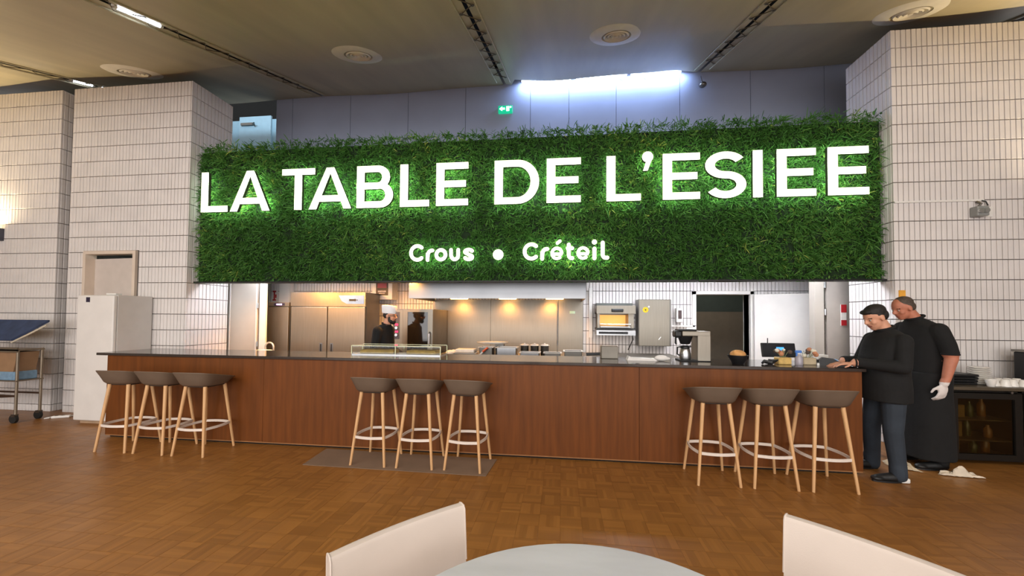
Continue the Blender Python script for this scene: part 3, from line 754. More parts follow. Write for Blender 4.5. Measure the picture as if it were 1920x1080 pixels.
SS = mat('worn_trolley_steel', (140, 128, 112), .45, .7, var=.15, scale=6)
t = thing('service_trolley', 'steel service trolley with a sloping blue tray beside the left wall', 'trolley', (-8.05, 4.45, 0))
BLU = mat('dusty_navy_tray', (52, 66, 96), .6, var=.25, scale=9)
mb = MB(); mb.add([(-.75, -.05, 1.16), (.17, -.05, 1.16), (.46, .14, 1.43), (-.75, .14, 1.43), (-.75, -.07, 1.18), (.17, -.07, 1.18), (.46, .12, 1.45), (-.75, .12, 1.45)], [(3, 2, 1, 0), (4, 5, 6, 7), (0, 1, 5, 4), (1, 2, 6, 5), (2, 3, 7, 6), (3, 0, 4, 7)])
mb.cyl((-.75, -.06, 1.17), (.17, -.06, 1.17), .014, .014, 8); mb.cyl((-.75, .13, 1.445), (.46, .13, 1.445), .014, .014, 8); obj('blue_tray', mb, BLU, t)
mb = MB(); mb.tube([(.17, -.07, 1.13), (.31, .02, 1.25), (.44, .12, 1.38)], .012, 8); obj('tray_rail', mb, mat('pale_tray_rail', (200, 190, 170), .5), t, True)
mb = MB(); mb.box(-.75, .40, -.14, .14, 1.02, 1.04); mb.box(-.75, .40, -.14, -.125, 1.0, 1.07); obj('upper_shelf', mb, SS, t)
mb = MB(); mb.prism([(-.75, .72), (.30, .72), (.36, 1.0), (-.75, 1.0)], -.11, .11); obj('bin', mb, mat('tan_plastic_bin', (150, 118, 88), .6, var=.1), t)
mb = MB(); mb.rbox(-.75, .33, -.115, .115, .60, .72, .01, 2); obj('pale_blue_crate', mb, mat('pale_blue_crate', (120, 150, 176), .5, var=.2, scale=14), t)
mb = MB(); mb.box(-.75, .40, -.14, .14, .585, .60); obj('middle_shelf', mb, SS, t)
for y in (-.12, .12):
    mb = MB(); mb.cyl((.385, y, .12), (.385, y, 1.05), .016, .016, 10); obj('post', mb, SS, t, True)
mb = MB(); mb.cyl((-.75, -.12, .40), (.385, -.12, .38), .014, .014, 8); mb.cyl((-.75, -.12, .30), (.385, -.12, .38), .012, .012, 8); obj('brace', mb, mat('dark_brace', (80, 60, 48), .5, .5), t, True)
mb = MB(); mb.cyl((-.75, .12, .38), (.385, .12, .38), .014, .014, 8); obj('brace', mb, MATS['dark_brace'], t, True)
for y in (-.12, .12):
    mb = MB(); mb.cyl((.36, y - .015, .06), (.36, y + .015, .06), .06, .06, 18); obj('caster_wheel', mb, RUB, t, True)
    mb = MB(); mb.box(.34, .40, y - .022, y + .022, .09, .125); obj('caster_fork', mb, STEELD, t)

t = thing('power_strip', 'white power strip with its cable on the floor by the left wall', 'power strip', (-7.40, 4.66, 0))
mb = MB(); mb.rbox(-.12, .08, -.025, .025, .0, .035, .01, 2); b_ = obj('strip_body', mb, WHITEP, t)
b_.rotation_euler = (0, 0, .5)
for k in (-.07, .0):
    mb = MB(); mb.cyl((k, 0, .0345), (k, 0, .036), .02, .02, 14); obj('socket', mb, mat('grey_socket', (120, 116, 110), .6), b_)
mb = MB(); mb.tube([(-.12, -.07, .012), (-.16, -.10, .008), (-.18, -.07, .008), (-.14, .0, .008), (.1, .12, .008), (.28, .2, .008), (.38, .24, .05)], .008, 7); obj('cable', mb, WHITEP, t, True)

def sconce(x, z, lb, power):
    t = thing('wall_uplight', lb, 'wall lamp', (x, YW, z), 0, 'wall uplights on the brick')
    mb = MB(); mb.prismx([(0, -.10), (0, .10), (-.16, .10), (-.16, .06), (-.05, -.10)], -.45, .45); obj('housing', mb, mat('dark_blue_grey_lamp', (70, 72, 84), .5), t)
    mb = MB(); mb.box(-.43, .43, -.15, -.02, .1005, .104); obj('lamp_glass', mb, mat('warm_lamp_glass', (255, 230, 180), .4, var=0, emit=(255, 214, 150), estr=4), t)
    area('uplight_beam', (x, YW - .09, z + .12), (x, YW - 1.6, z + 3), .8, .12, power, (1.0, .80, .50))
sconce(-9.53, 2.84, 'dark wall uplight on the outer left brick wall', 62)
sconce(6.35, 3.0, 'wall uplight on the right brick wall beyond the emergency light', 75)

# emergency light with its cable duct on the right wall
t = thing('emergency_light', 'small grey twin-lamp emergency unit on the right brick wall', 'emergency light', (4.98, YW, 2.79))
mb = MB(); mb.rbox(-.07, .06, -.09, 0, .01, .13, .012, 2); obj('body', mb, mat('grey_unit', (140, 142, 140), .4, var=.05), t)
for k in (-.035, .02):
    mb = MB(); mb.cyl((k - .01, -.115, .07), (k - .01, -.09, .07), .03, .026, 14); obj('lamp_head', mb, mat('lamp_chrome', (200, 204, 204), .15, .8), t, True)
mb = MB(); mb.box(.06, .17, -.012, 0, .015, .135); obj('mounting_plate', mb, WHITEP, t)
mb = MB(); mb.tube([(.0, -.03, .13), (.01, -.05, .165), (.0, -.012, .20)], .014, 8); obj('gland', mb, STEELD, t, True)
mb = MB(); mb.tube([(.05, -.012, .215), (.09, -.02, .20), (.115, -.02, .15)], .007, 6); obj('cable_end', mb, BLACK, t, True)
mb = MB(); mb.box(XR + .005, 5.06, YW - .016, YW, 2.998, 3.02); tag(obj('cable_duct', mb, WHITEP, None), 'thin white cable duct running across the right brick wall', 'cable duct')
for x, z, s in ((4.84, 2.92, .05), (5.12, 2.96, .025), (4.905, 2.76, .02)):
    pass
# ------------------------------------------------------------------ right side: bottle fridge, tableware
t = thing('glass_door_fridge', 'low black under-counter fridge with two glass doors by the right wall', 'refrigerator', (4.9, 4.67, 0))
BLK = mat('black_fridge_steel', (30, 27, 24), .4, .3, var=.1)
mb = MB(); mb.box(-.72, .72, .21, .235, .08, .80); mb.box(-.72, -.70, -.20, .21, .08, .80); mb.box(.70, .72, -.20, .21, .08, .80); mb.box(-.02, .02, -.20, .21, .08, .80); mb.box(-.72, .72, -.20, .235, 0.04, .08); mb.box(-.72, .72, -.20, .235, .775, .80); obj('carcass', mb, BLK, t)
mb = MB(); mb.rbox(-.75, .78, -.245, .24, .80, .835, .005, 1); obj('worktop', mb, mat('worn_dark_worktop', (92, 82, 68), .4, .3, var=.15), t)
mb = MB(); mb.cyl((-.12, -.247, .785), (-.12, -.235, .785), .012, .012, 12); obj('lock', mb, STEELB, t)
SHELF = mat('wire_shelf', (120, 108, 84), .4, .6)
for a, b in ((-.70, -.02), (.02, .70)):
    mb = MB()
    mb.box(a, a + .07, -.24, -.205, .06, .77); mb.box(b - .07, b, -.24, -.205, .06, .77); mb.box(a + .07, b - .07, -.24, -.205, .06, .12); mb.box(a + .07, b - .07, -.24, -.205, .71, .77)
    d = obj('door', mb, BLK, t)
    mb = MB(); mb.box(a + .07, b - .07, -.226, -.220, .12, .71); obj('pane', mb, mat('tinted_fridge_glass', (190, 180, 150), .05, trans=1.0, var=0), d)
    for z in (.24, .46):
        mb = MB(); mb.box(a + .03, b - .03, -.17, .19, z, z + .012); obj('shelf', mb, SHELF, t)
bott = [mat('amber_bottle', (150, 100, 40), .2, var=.1), mat('green_bottle', (70, 80, 40), .2, var=.1), mat('tan_carton', (150, 120, 70), .6, var=.1), mat('pale_jar', (180, 170, 140), .4)]
names = [('amber bottle', 0), ('green bottle', 1), ('tan carton', 2), ('pale jar', 3)]
random.seed(3)
k = 0
for z in (.08, .252, .472):
    for x in (-.6, -.46, -.31, -.16, .14, .28, .43, .58):
        nm, mi = names[(k * 7 + 3) % 4]; k += 1
        mb = MB(); h_ = .15 + .03 * (k % 3)
        if mi == 2: mb.rbox(-.04, .04, -.04, .04, 0, h_ - .01, .004, 1)
        else: mb.lathe([(.032, 0), (.034, .01), (.034, h_ * .6), (.014, h_ * .8), (.014, h_ - .01)], 14)
        o = obj(nm.replace(' ', '_'), mb, bott[mi], None, mi != 2); o.location = (4.9 + x, 4.62 + .03 * (k % 3), z)
        tag(o, f"{nm} on the {['bottom', 'middle', 'top'][round((z - .08) / .196)]} shelf behind the {'door by the men' if x < 0 else 'door by the appliance'} of the low fridge", 'carton' if mi == 2 else ('jar' if mi == 3 else 'bottle'), f'{nm}s in the glass-door fridge')
ZF = .835
for i, x in enumerate((4.22, 4.31)):
    t = thing('glass_jar', ['glass jar with a white label beside the dark tray', 'glass jar with dark contents beside the dark tray'][i], 'jar', (x, 4.56, ZF), 0, 'jars on the low fridge')
    mb = MB(); mb.lathe([(.036, 0), (.038, .01), (.038, .09), (.028, .108)], 18); obj('jar_body', mb, mat('dark_jar_fill', (54, 46, 38), .15, var=.3, scale=40), t, True)
    mb = MB(); mb.lathe([(.031, .108), (.033, .112), (.033, .128), (.028, .131)], 18); obj('lid', mb, mat('pale_green_lid', (186, 196, 160), .4), t, True)
    if i == 0: mb = MB(); mb.box(-.028, .022, -.041, -.037, .02, .085); obj('paper_label', mb, WHITEP, t)
t = thing('black_tray_stack', 'stack of flat black trays on the low fridge', 'trays', (4.48, 4.69, ZF))
for i in range(4):
    mb = MB(); mb.rbox(-.14 + .01 * i, .13 + .006 * i, -.12, .12, .0 + i * .03, .026 + i * .03, .008, 1); obj('tray', mb, BLACK, t)
t = thing('plate_stack', 'tall stack of white plates on the low fridge', 'plates', (4.71, 4.66, ZF))
for i in range(9):
    mb = MB(); mb.lathe([(.06, i * .022), (.085, i * .022 + .012), (.093, i * .022 + .018), (.09, i * .022 + .0205)], 28); obj('plate', mb, PORC, t, True)
mb = MB(); mb.rbox(-.05, .05, -.05, .05, 0, .16, .006, 1); o = obj('white_box', mb, WHITEP, None); o.location = (4.57, 4.866, ZF); tag(o, 'small white box between the black trays and the plate stack', 'box')
cup = MB(); cup.lathe([(.026, 0), (.030, .004), (.043, .06), (.045, .075), (.042, .075), (.038, .06), (.024, .008)], 22, cap0=True, cap1=True)
cme = cup.mesh('cup_body', True); cme.materials.append(PORC)
hm = MB(); hm.tube([(.040, 0, .06), (.060, 0, .06), (.066, 0, .042), (.054, 0, .022), (.034, 0, .022)], .005, 7); hme = hm.mesh('handle', True); hme.materials.append(PORC)
c0 = thing('coffee_cup', 'white coffee cup standing at the end of the row of cups', 'cup', (4.66, 4.50, ZF), 0, 'white cups on the low fridge')
obj('cup_body', cme, PORC, c0); obj('handle', hme, PORC, c0); c0.rotation_euler = (0, 0, .9)
for i, (x, y) in enumerate(((4.75, 4.56), (4.83, 4.53), (4.92, 4.55), (5.01, 4.53), (5.10, 4.55), (4.87, 4.63), (4.97, 4.64), (5.06, 4.64))):
    c = dup(c0, (x, y, ZF + .076), .4 * i, ['upside-down white cup next to the upright one', 'second upside-down white cup along from the upright one', 'third upside-down white cup along from the upright one', 'fourth upside-down white cup along from the upright one', 'fifth upside-down white cup along from the upright one', 'upside-down white cup in the back row, nearest the plate stack', 'upside-down white cup in the middle of the back row', 'upside-down white cup in the back row, nearest the blue-lit appliance'][i]); c.rotation_euler = (PI, 0, .4 * i)
t = thing('blue_lit_appliance', 'appliance with a pale blue lit front at the edge of the low fridge', 'appliance', (5.27, 4.72, ZF))
mb = MB(); mb.rbox(-.13, .2, -.10, .02, 0, .37, .012, 2); obj('body', mb, BLACK, t)
mb = MB(); mb.box(-.115, .18, -.106, -.10, .05, .34); obj('lit_front', mb, mat('pale_blue_screen', (150, 180, 230), .4, var=.1, emit=(120, 160, 230), estr=.7), t)
mb = MB(); mb.box(-.14, .22, -.125, .03, .37, .395); obj('lid', mb, mat('grey_lid', (120, 116, 110), .4), t)

# crumpled cloths and paper on the floor behind the men
def cloth(name, lb, pts, hgt, seed, m_):
    r = random.Random(seed); n = 16; cx = sum(p[0] for p in pts) / 4; vs = []; fs = []
    P = [Vector((*p, 0)) for p in pts]
    for a in range(n + 1):
        for b in range(n + 1):
            s, u = a / n, b / n
            p = (P[0] * (1 - s) + P[1] * s) * (1 - u) + (P[3] * (1 - s) + P[2] * s) * u
            z = .006 + hgt * max(0, math.sin(s * 7 + seed) * math.sin(u * 6 + seed * 2) + .35) * math.sin(PI * s) ** .5 * math.sin(PI * u) ** .5 + r.uniform(0, .004)
            vs.append((p.x + r.uniform(-.008, .008), p.y + r.uniform(-.008, .008), z))
    for a in range(n):
        for b in range(n):
            k = a * (n + 1) + b; fs.append((k, k + n + 1, k + n + 2, k + 1))
    mb = MB(); mb.add(vs, fs); return tag(obj(name, mb, m_, None, True), lb, 'cloth', 'cloths on the floor')
CL = mat('off_white_cloth', (222, 208, 188), .9, var=.15, scale=8, bump=.3, bscale=60)
CL2 = mat('grubby_beige_cloth', (186, 168, 140), .9, var=.2, scale=8, bump=.3, bscale=60)
cloth('crumpled_cloth', 'crumpled off-white cloth on the floor beside the low fridge', [(3.76, 4.09), (4.14, 4.05), (4.12, 4.15), (3.82, 4.155)], .07, 1, CL)
cloth('crumpled_cloth', 'grubby beige cloth on the floor between the two men', [(3.44, 4.26), (3.66, 4.14), (3.70, 4.36), (3.5, 4.42)], .05, 3, CL2)
cloth('paper_sheet', 'pale flat sheet on the floor behind the first man', [(3.18, 4.52), (3.52, 4.46), (3.56, 4.62), (3.2, 4.85)], .008, 5, CL)
for i, (x, y, lb) in enumerate(((3.13, 4.62, 'chrome-capped bottle on the floor behind the counter end'), (3.60, 4.66, 'chrome-capped bottle on the floor between the two men'))):
    t = thing('floor_bottle', lb, 'bottle', (x, y, 0), 0, 'bottles behind the counter end')
    mb = MB(); mb.lathe([(.06, 0), (.065, .02), (.065, .30), (.03, .40), (.03, .44)], 20); obj('bottle_body', mb, mat('dark_blue_bottle', (24, 30, 52), .25), t, True)
    mb = MB(); mb.lathe([(.034, .44), (.036, .45), (.03, .50), (.005, .51)], 16); obj('cap', mb, STEELB, t, True)
    mb = MB(); mb.ell((-.03, -.085, .16), (.028, .028, .028)); obj('chrome_knob', mb, STEELB, t, True)

# ------------------------------------------------------------------ things on the bar
ZBAR = 1.062
t = thing('display_case', 'low glass food display case on the bar in front of the cook', 'display case', (-2.06, 4.46, ZBAR))
EDGE = mat('pale_glass_edge', (196, 196, 160), .2, .3, var=.05)
mb = MB(); mb.box(-.58, .58, -.13, .13, 0, .012); obj('base', mb, STEELB, t)
for a, b in ((-.58, -.005), (.005, .58)):
    mb = MB(); mb.box(a, b, -.13, -.126, .012, .115); obj('front_pane', mb, GLASS, t)
    mb = MB(); mb.box(a, b, -.13, .13, .115, .119); obj('top_pane', mb, GLASS, t)
for x in (-.58, 0, .58):
    for y in (-.13, .127):
        mb = MB(); mb.box(x - .005, x + .005, y - .004, y + .004, .012, .119); obj('corner_post', mb, EDGE, t)
mb = MB(); mb.box(-.58, .58, -.134, -.126, .114, .122); mb.box(-.58, .58, .126, .134, .114, .122); obj('top_rail', mb, EDGE, t)
for a, b in ((-.5, -.05), (.12, .5)):
    mb = MB(); mb.rbox(a, b, -.08, .09, .014, .06, .006, 1); obj('food_tray', mb, mat('golden_lit_food', (206, 158, 74), .5, var=.2, scale=20), t)  # warm heat-lamp glow put into the golden tray colour
t = thing('bread_bowl', 'black bowl with a round bread roll on the bar', 'bowl', (1.907, 4.17, ZBAR))
mb = MB(); mb.lathe([(.052, 0), (.055, .004), (.098, .085), (.10, .098), (.093, .098), (.05, .012), (.0, .010)], 32, cap0=True, cap1=False); obj('bowl', mb, BLACK, t, True)
mb = MB(); mb.ell((.0, 0, .098), (.078, .075, .05)); mb.ell((-.02, -.02, .105), (.05, .05, .045)); o = obj('bread_roll', mb, mat('toasted_bread', (206, 152, 92), .7, var=.25, scale=14), None, True); o.location = (1.907, 4.17, ZBAR + .005); tag(o, 'toasted bread roll lying in the black bowl', 'bread')
# filter coffee brewer
t = thing('coffee_brewer', 'steel filter coffee brewer with a black funnel on the bar', 'coffee machine', (1.50, 4.42, ZBAR))
mb = MB(); mb.rbox(.045, .19, -.10, .12, 0, .30, .008, 2); obj('body_column', mb, STEEL, t)
mb = MB(); mb.rbox(-.12, .19, -.10, .12, .285, .345, .01, 2); obj('head', mb, STEEL, t)
mb = MB(); mb.rbox(-.15, .04, -.09, .10, .345, .365, .008, 2); mb.rbox(-.19, -.11, -.07, .07, .27, .35, .02, 2); obj('lid', mb, BLACK, t)
mb = MB(); mb.lathe([(.045, .19), (.055, .20), (.082, .28), (.085, .287)], 24, (-.06, 0, 0)); fn = obj('filter_funnel', mb, BLACK, t, True)
mb = MB(); mb.tube([(-.13, -.01, .275), (-.17, -.01, .265), (-.172, -.01, .2), (-.16, -.01, .19)], .01, 7); obj('funnel_handle', mb, BLACK, fn, True)
mb = MB(); mb.rbox(-.14, .19, -.10, .12, 0, .014, .004, 1); obj('base', mb, BLACK, t)
t = thing('coffee_jug', 'steel thermos jug with a black lid under the coffee brewer', 'jug', (1.44, 4.42, ZBAR + .014))
mb = MB(); mb.lathe([(.06, 0), (.064, .01), (.062, .07), (.05, .115), (.044, .125)], 24); obj('jug_body', mb, STEELB, t, True)
mb = MB(); mb.lathe([(.046, .125), (.05, .13), (.05, .15), (.03, .16)], 24); mb.box(-.02, .065, -.012, .012, .14, .155); obj('lid', mb, BLACK, t, True)
mb = MB(); mb.tube([(-.045, 0, .145), (-.085, 0, .14), (-.09, 0, .06), (-.06, 0, .045)], .009, 7); obj('handle', mb, BLACK, t, True)
# till corner
t = thing('tablet_till', 'dark till screen on the bar behind the small plants', 'till', (2.53, 4.50, ZBAR))
mb = MB(); mb.rbox(-.20, .17, -.012, .012, .05, .215, .006, 1); o = obj('screen_frame', mb, BLACK, t); o.rotation_euler = (math.radians(-12), 0, 0)
mb = MB(); mb.box(-.19, .16, -.014, -.012, .06, .205); q_ = obj('screen', mb, mat('dark_screen', (40, 40, 44), .15, var=.2), o)
mb = MB(); mb.box(-.04, .04, -.016, -.0135, .13, .165); obj('blue_window', mb, mat('blue_screen_glow', (60, 140, 230), .4, var=0, emit=(60, 140, 235), estr=1.2), o)
mb = MB(); mb.rbox(-.10, .08, -.06, .08, 0, .02, .004, 1); mb.cyl((0, .02, .02), (0, .01, .10), .015, .015, 10); obj('foot', mb, BLACK, t)
mb = MB(); mb.cyl((-.145, 0, .2), (-.145, 0, .27), .006, .005, 8); obj('antenna', mb, BLACK, t)
def flowerpot(x, y, lb, m_, seed):
    r = random.Random(seed); t = thing('flower_box', lb, 'flower box', (x, y, ZBAR), 0, 'small flower boxes on the bar')
    mb = MB(); mb.rbox(-.065, .065, -.05, .05, 0, .075, .006, 1); obj('box', mb, m_, t)
    mb = MB()
    for k in range(9):
        a = r.uniform(0, 2 * PI); rr = r.uniform(.01, .05); tip = (rr * math.cos(a) * 1.3, rr * math.sin(a) * .7, .11 + r.uniform(0, .05)); mb.tube([(tip[0] * .3, tip[1] * .3, .07), tip], .003, 5)
    obj('stems', mb, mat('grey_green_stem', (110, 120, 86), .7), t)
    for k in range(8):
        a = r.uniform(0, 2 * PI); rr = r.uniform(.015, .075); mb = MB(); mb.ell((rr * math.cos(a) * 1.2, rr * math.sin(a) * .6, .105 + r.uniform(-.01, .055)), (r.uniform(.014, .028),) * 3, nu=9, nv=6)
        obj('flower', mb, [mat('cream_flower', (222, 214, 196), .8, var=.1), mat('dusty_orange_flower', (190, 130, 96), .8, var=.1), mat('dark_brown_flower', (84, 70, 62), .8, var=.1)][k % 3], t, True)
flowerpot(2.405, 4.25, 'flower box with a gold front beside the spray bottle', mat('gold_box', (200, 166, 96), .4, .2, var=.2, scale=20), 1)
flowerpot(2.665, 4.27, 'beige flower box beside the card terminal', mat('beige_box', (176, 160, 132), .6, var=.15), 2)
t = thing('spray_bottle', 'clear spray bottle with a blue trigger head on the bar', 'spray bottle', (2.545, 4.21, ZBAR))
mb = MB(); mb.lathe([(.034, 0), (.037, .006), (.037, .07), (.022, .10), (.014, .115)], 20); obj('bottle_body', mb, mat('milky_clear_plastic', (206, 200, 210), .2, trans=.5, var=0), t, True)
mb = MB(); mb.rbox(-.035, .025, -.012, .012, .125, .155, .006, 2); mb.rbox(-.03, -.015, -.008, .008, .09, .13, .004, 1); obj('trigger_head', mb, mat('blue_trigger', (70, 120, 200), .4), t)
mb = MB(); mb.cyl((0, 0, .112), (0, 0, .127), .014, .014, 14); obj('collar', mb, WHITEP, t)
t = thing('card_terminal', 'black card payment terminal with a lit blue screen on the bar', 'card terminal', (2.84, 4.17, ZBAR), -.5)
mb = MB(); mb.prism([(-.10, 0), (.10, 0), (.10, .03), (.02, .075), (-.08, .085), (-.10, .06)], -.045, .045); obj('body', mb, BLACK, t)
mb = MB(); mb.add([(.028, -.036, .0745), (.092, -.036, .0375), (.092, .036, .0375), (.028, .036, .0745)], [(0, 1, 2, 3)]); obj('screen', mb, mat('terminal_screen_glow', (90, 180, 240), .3, var=0, emit=(80, 180, 250), estr=1.5), t)
mb = MB(); mb.box(-.12, -.06, -.04, .04, 0, .022); obj('receipt_roll_cover', mb, WHITEP, t)
t = thing('cup_box', 'small white box behind the hand of the first man', 'box', (2.985, 4.55, ZBAR))
mb = MB(); mb.rbox(-.055, .06, -.04, .04, .03, .085, .006, 1); obj('box', mb, WHITEP, t); mb = MB(); mb.rbox(-.06, .065, -.045, .045, 0, .03, .004, 1); obj('stand', mb, BLACK, t)
mb = MB()
mb.tube([(2.17, 4.2, ZBAR + .012), (2.2, 4.22, ZBAR + .03), (2.26, 4.2, ZBAR + .014), (2.31, 4.23, ZBAR + .03), (2.33, 4.2, ZBAR + .05)], [.012, .02, .022, .018, .008], 8); tag(obj('sunglasses_case', mb, BLACK, None, True), 'small black soft pouch lying beside the gold flower box', 'pouch')
# folded cloth and paper on the bar
mb = MB(); mb.ell((0, 0, .035), (.075, .04, .035)); mb.ell((.05, .0, .03), (.05, .03, .02)); o = obj('folded_napkin', mb, mat('white_napkin', (226, 222, 218), .8, var=.05, bump=.2), None, True); o.location = (1.14, 4.3, ZBAR); tag(o, 'white folded napkin bundle on the bar under the steel wall box', 'napkin')
mb = MB(); mb.prism([(-.16, 0), (.17, 0), (.17, .022), (-.10, .03), (-.14, .05)], -.06, .06); o = obj('paper_bag', mb, MATS['white_napkin'], None); o.location = (.92, 4.36, ZBAR); tag(o, 'flat white paper bag on the bar beside the napkin bundle', 'paper bag')
mb = MB(); mb.rbox(-.10, .10, -.08, .08, 0, .15, .006, 1); o = obj('wire_basket', mb, mat('dull_clear_box', (120, 114, 104), .3, .3, var=.1), None); o.location = (.58, 4.52, ZBAR); tag(o, 'dull grey square container on the bar below the toaster grill', 'container')
# ------------------------------------------------------------------ kitchen
for i, (x, y, hx_, hy_, es_) in enumerate(KL):
    t = thing('kitchen_ceiling_light', ['flat light panel in the kitchen ceiling ' + s_ for s_ in ('before the narrow fridge', 'before the two-door fridge', 'before the oven end of the hood', 'before the middle of the hood', 'before the far end of the hood', 'before the toaster grill', 'before the rear doorway', 'before the open white door')][i], 'light', (x, y, 2.47), 0, 'light panels of the kitchen ceiling')
    mb = MB(); mb.box(-hx_ - .02, hx_ + .02, -hy_ - .02, hy_ + .02, 0, .03); obj('housing', mb, WHITEP, t)
    mb = MB(); mb.box(-hx_, hx_, -hy_, hy_, -.004, 0); obj('diffuser', mb, mat('kitchen_panel_glow_%d' % es_, (255, 255, 255), .4, var=0, emit=(240, 245, 255), estr=es_), t)
def pass_lamp(x, y, lb):
    t = thing('heat_lamp', lb, 'lamp', (x, y, 2.22), 0, 'warm lamps over the pass')
    mb = MB(); mb.lathe([(.02, .2), (.03, .16), (.09, .02), (.095, 0)], 20, cap0=True, cap1=False); obj('shade', mb, STEELD, t, True)
    mb = MB(); mb.ell((0, 0, .05), (.035, .035, .04)); obj('bulb', mb, mat('warm_bulb', (255, 220, 160), .4, var=0, emit=(255, 196, 110), estr=30), t, True)
    mb = MB(); mb.cyl((0, 0, .2), (0, 0, .28), .006, .006, 8); obj('cord', mb, BLACK, t)
    spot('heat_lamp_beam', (x, y, 2.20), (x, y + .6, 1.1), 90, (1.0, .43, .08), 130, .7, .05)
for x, lb in ((-4.45, 'warm heat lamp before the left door of the steel fridge'), (-3.75, 'warm heat lamp before the right door of the steel fridge'), (-2.45, 'warm heat lamp above the cook')): pass_lamp(x, 5.35, lb)

# folded doors at both ends of the opening
m = MB(); m.box(-5.78, -5.205, 5.68, 5.72, .02, 2.48); d = struct('door_3', m, GREIGE)
m = MB(); m.box(-5.73, -5.71, 5.672, 5.68, .02, 2.48); m.box(-5.225, -5.205, 5.672, 5.68, .02, 2.48); obj('white_edge', m, WHITE, d)
m = MB(); m.box(-5.16, -5.04, 5.68, 5.71, 0, 2.5); p_ = struct('trim_1', m, WHITE)
for z in (1.02, 1.68):
    m = MB(); m.cyl((-5.182, 5.675, z), (-5.182, 5.675, z + .09), .014, .014, 10); obj('hinge', m, STEELB, d, True)
m = MB(); m.box(-5.21, -5.155, 5.80, 5.86, 0, 2.5); struct('gap_shade_left', m, DARK)  # dark strip painting the shade inside the left hinge gap
m = MB(); m.box(3.862, 4.20, 5.75, 5.79, .02, 2.48); d = struct('door_4', m, mat('grey_folded_door', (170, 162, 154), .5, var=.05))
m = MB(); m.box(4.048, 4.12, 5.742, 5.75, 1.47, 1.775); sg = obj('notice', m, WHITEP, d)
RED = mat('signal_red', (176, 34, 40), .5, var=.05)
m = MB(); m.box(4.048, 4.12, 5.739, 5.742, 1.66, 1.775); m.box(4.048, 4.12, 5.739, 5.742, 1.47, 1.55); obj('red_band', m, RED, sg)
m = MB(); m.box(3.70, 3.826, 5.75, 5.87, 0, 2.5); struct('trim_3', m, GREIGE)
m = MB(); m.box(3.826, 3.862, 5.80, 5.86, 0, 2.5); struct('gap_shade_right', m, mat('brown_gap', (60, 46, 34), .8))  # brown strip painting the shaded gap beside the right-hand hinges
for z in (1.62, 2.02):
    m = MB(); m.cyl((3.838, 5.745, z), (3.838, 5.745, z + .09), .013, .013, 10); obj('hinge', m, STEELB, d, True)
# rear doorway with its open leaf
m = MB(); m.box(2.30, 2.36, 6.66, 6.92, 0, 2.04); m.box(3.26, 3.32, 6.66, 6.92, 0, 2.04); m.box(2.30, 3.32, 6.66, 6.92, 1.985, 2.045); d5 = struct('door_5', m, WHITE)
m = MB(); m.box(0, .92, -.02, .02, .02, 1.98); lf = obj('door_leaf', m, WHITE, d5); lf.location = (3.30, 6.62, 0); lf.rotation_euler = (0, 0, math.radians(-19))
m = MB(); m.box(1.2, 5.2, 8.6, 8.7, 0, 1.72); m.box(1.2, 1.3, 6.92, 8.6, 0, 1.72); struct('wall_store_lower', m, mat('taupe_store_wall', (122, 114, 100), .8, var=.06))
m = MB(); m.box(1.2, 5.2, 8.6, 8.7, 1.72, 2.7); m.box(1.2, 1.3, 6.92, 8.6, 1.72, 2.7); struct('wall_store_upper', m, mat('dark_green_store_wall', (64, 76, 72), .8, var=.06))
m = MB(); m.box(1.2, 5.2, 6.92, 8.7, 2.7, 2.76); struct('ceiling_store', m, GREIGE)
point('store_lamp', (3.2, 7.6, 2.5), 9, (1.0, .92, .8), .08)
m = MB(); m.box(-5.56, -5.33, 6.58, 6.69, 0, 2.5); struct('trim_5', m, WHITE)

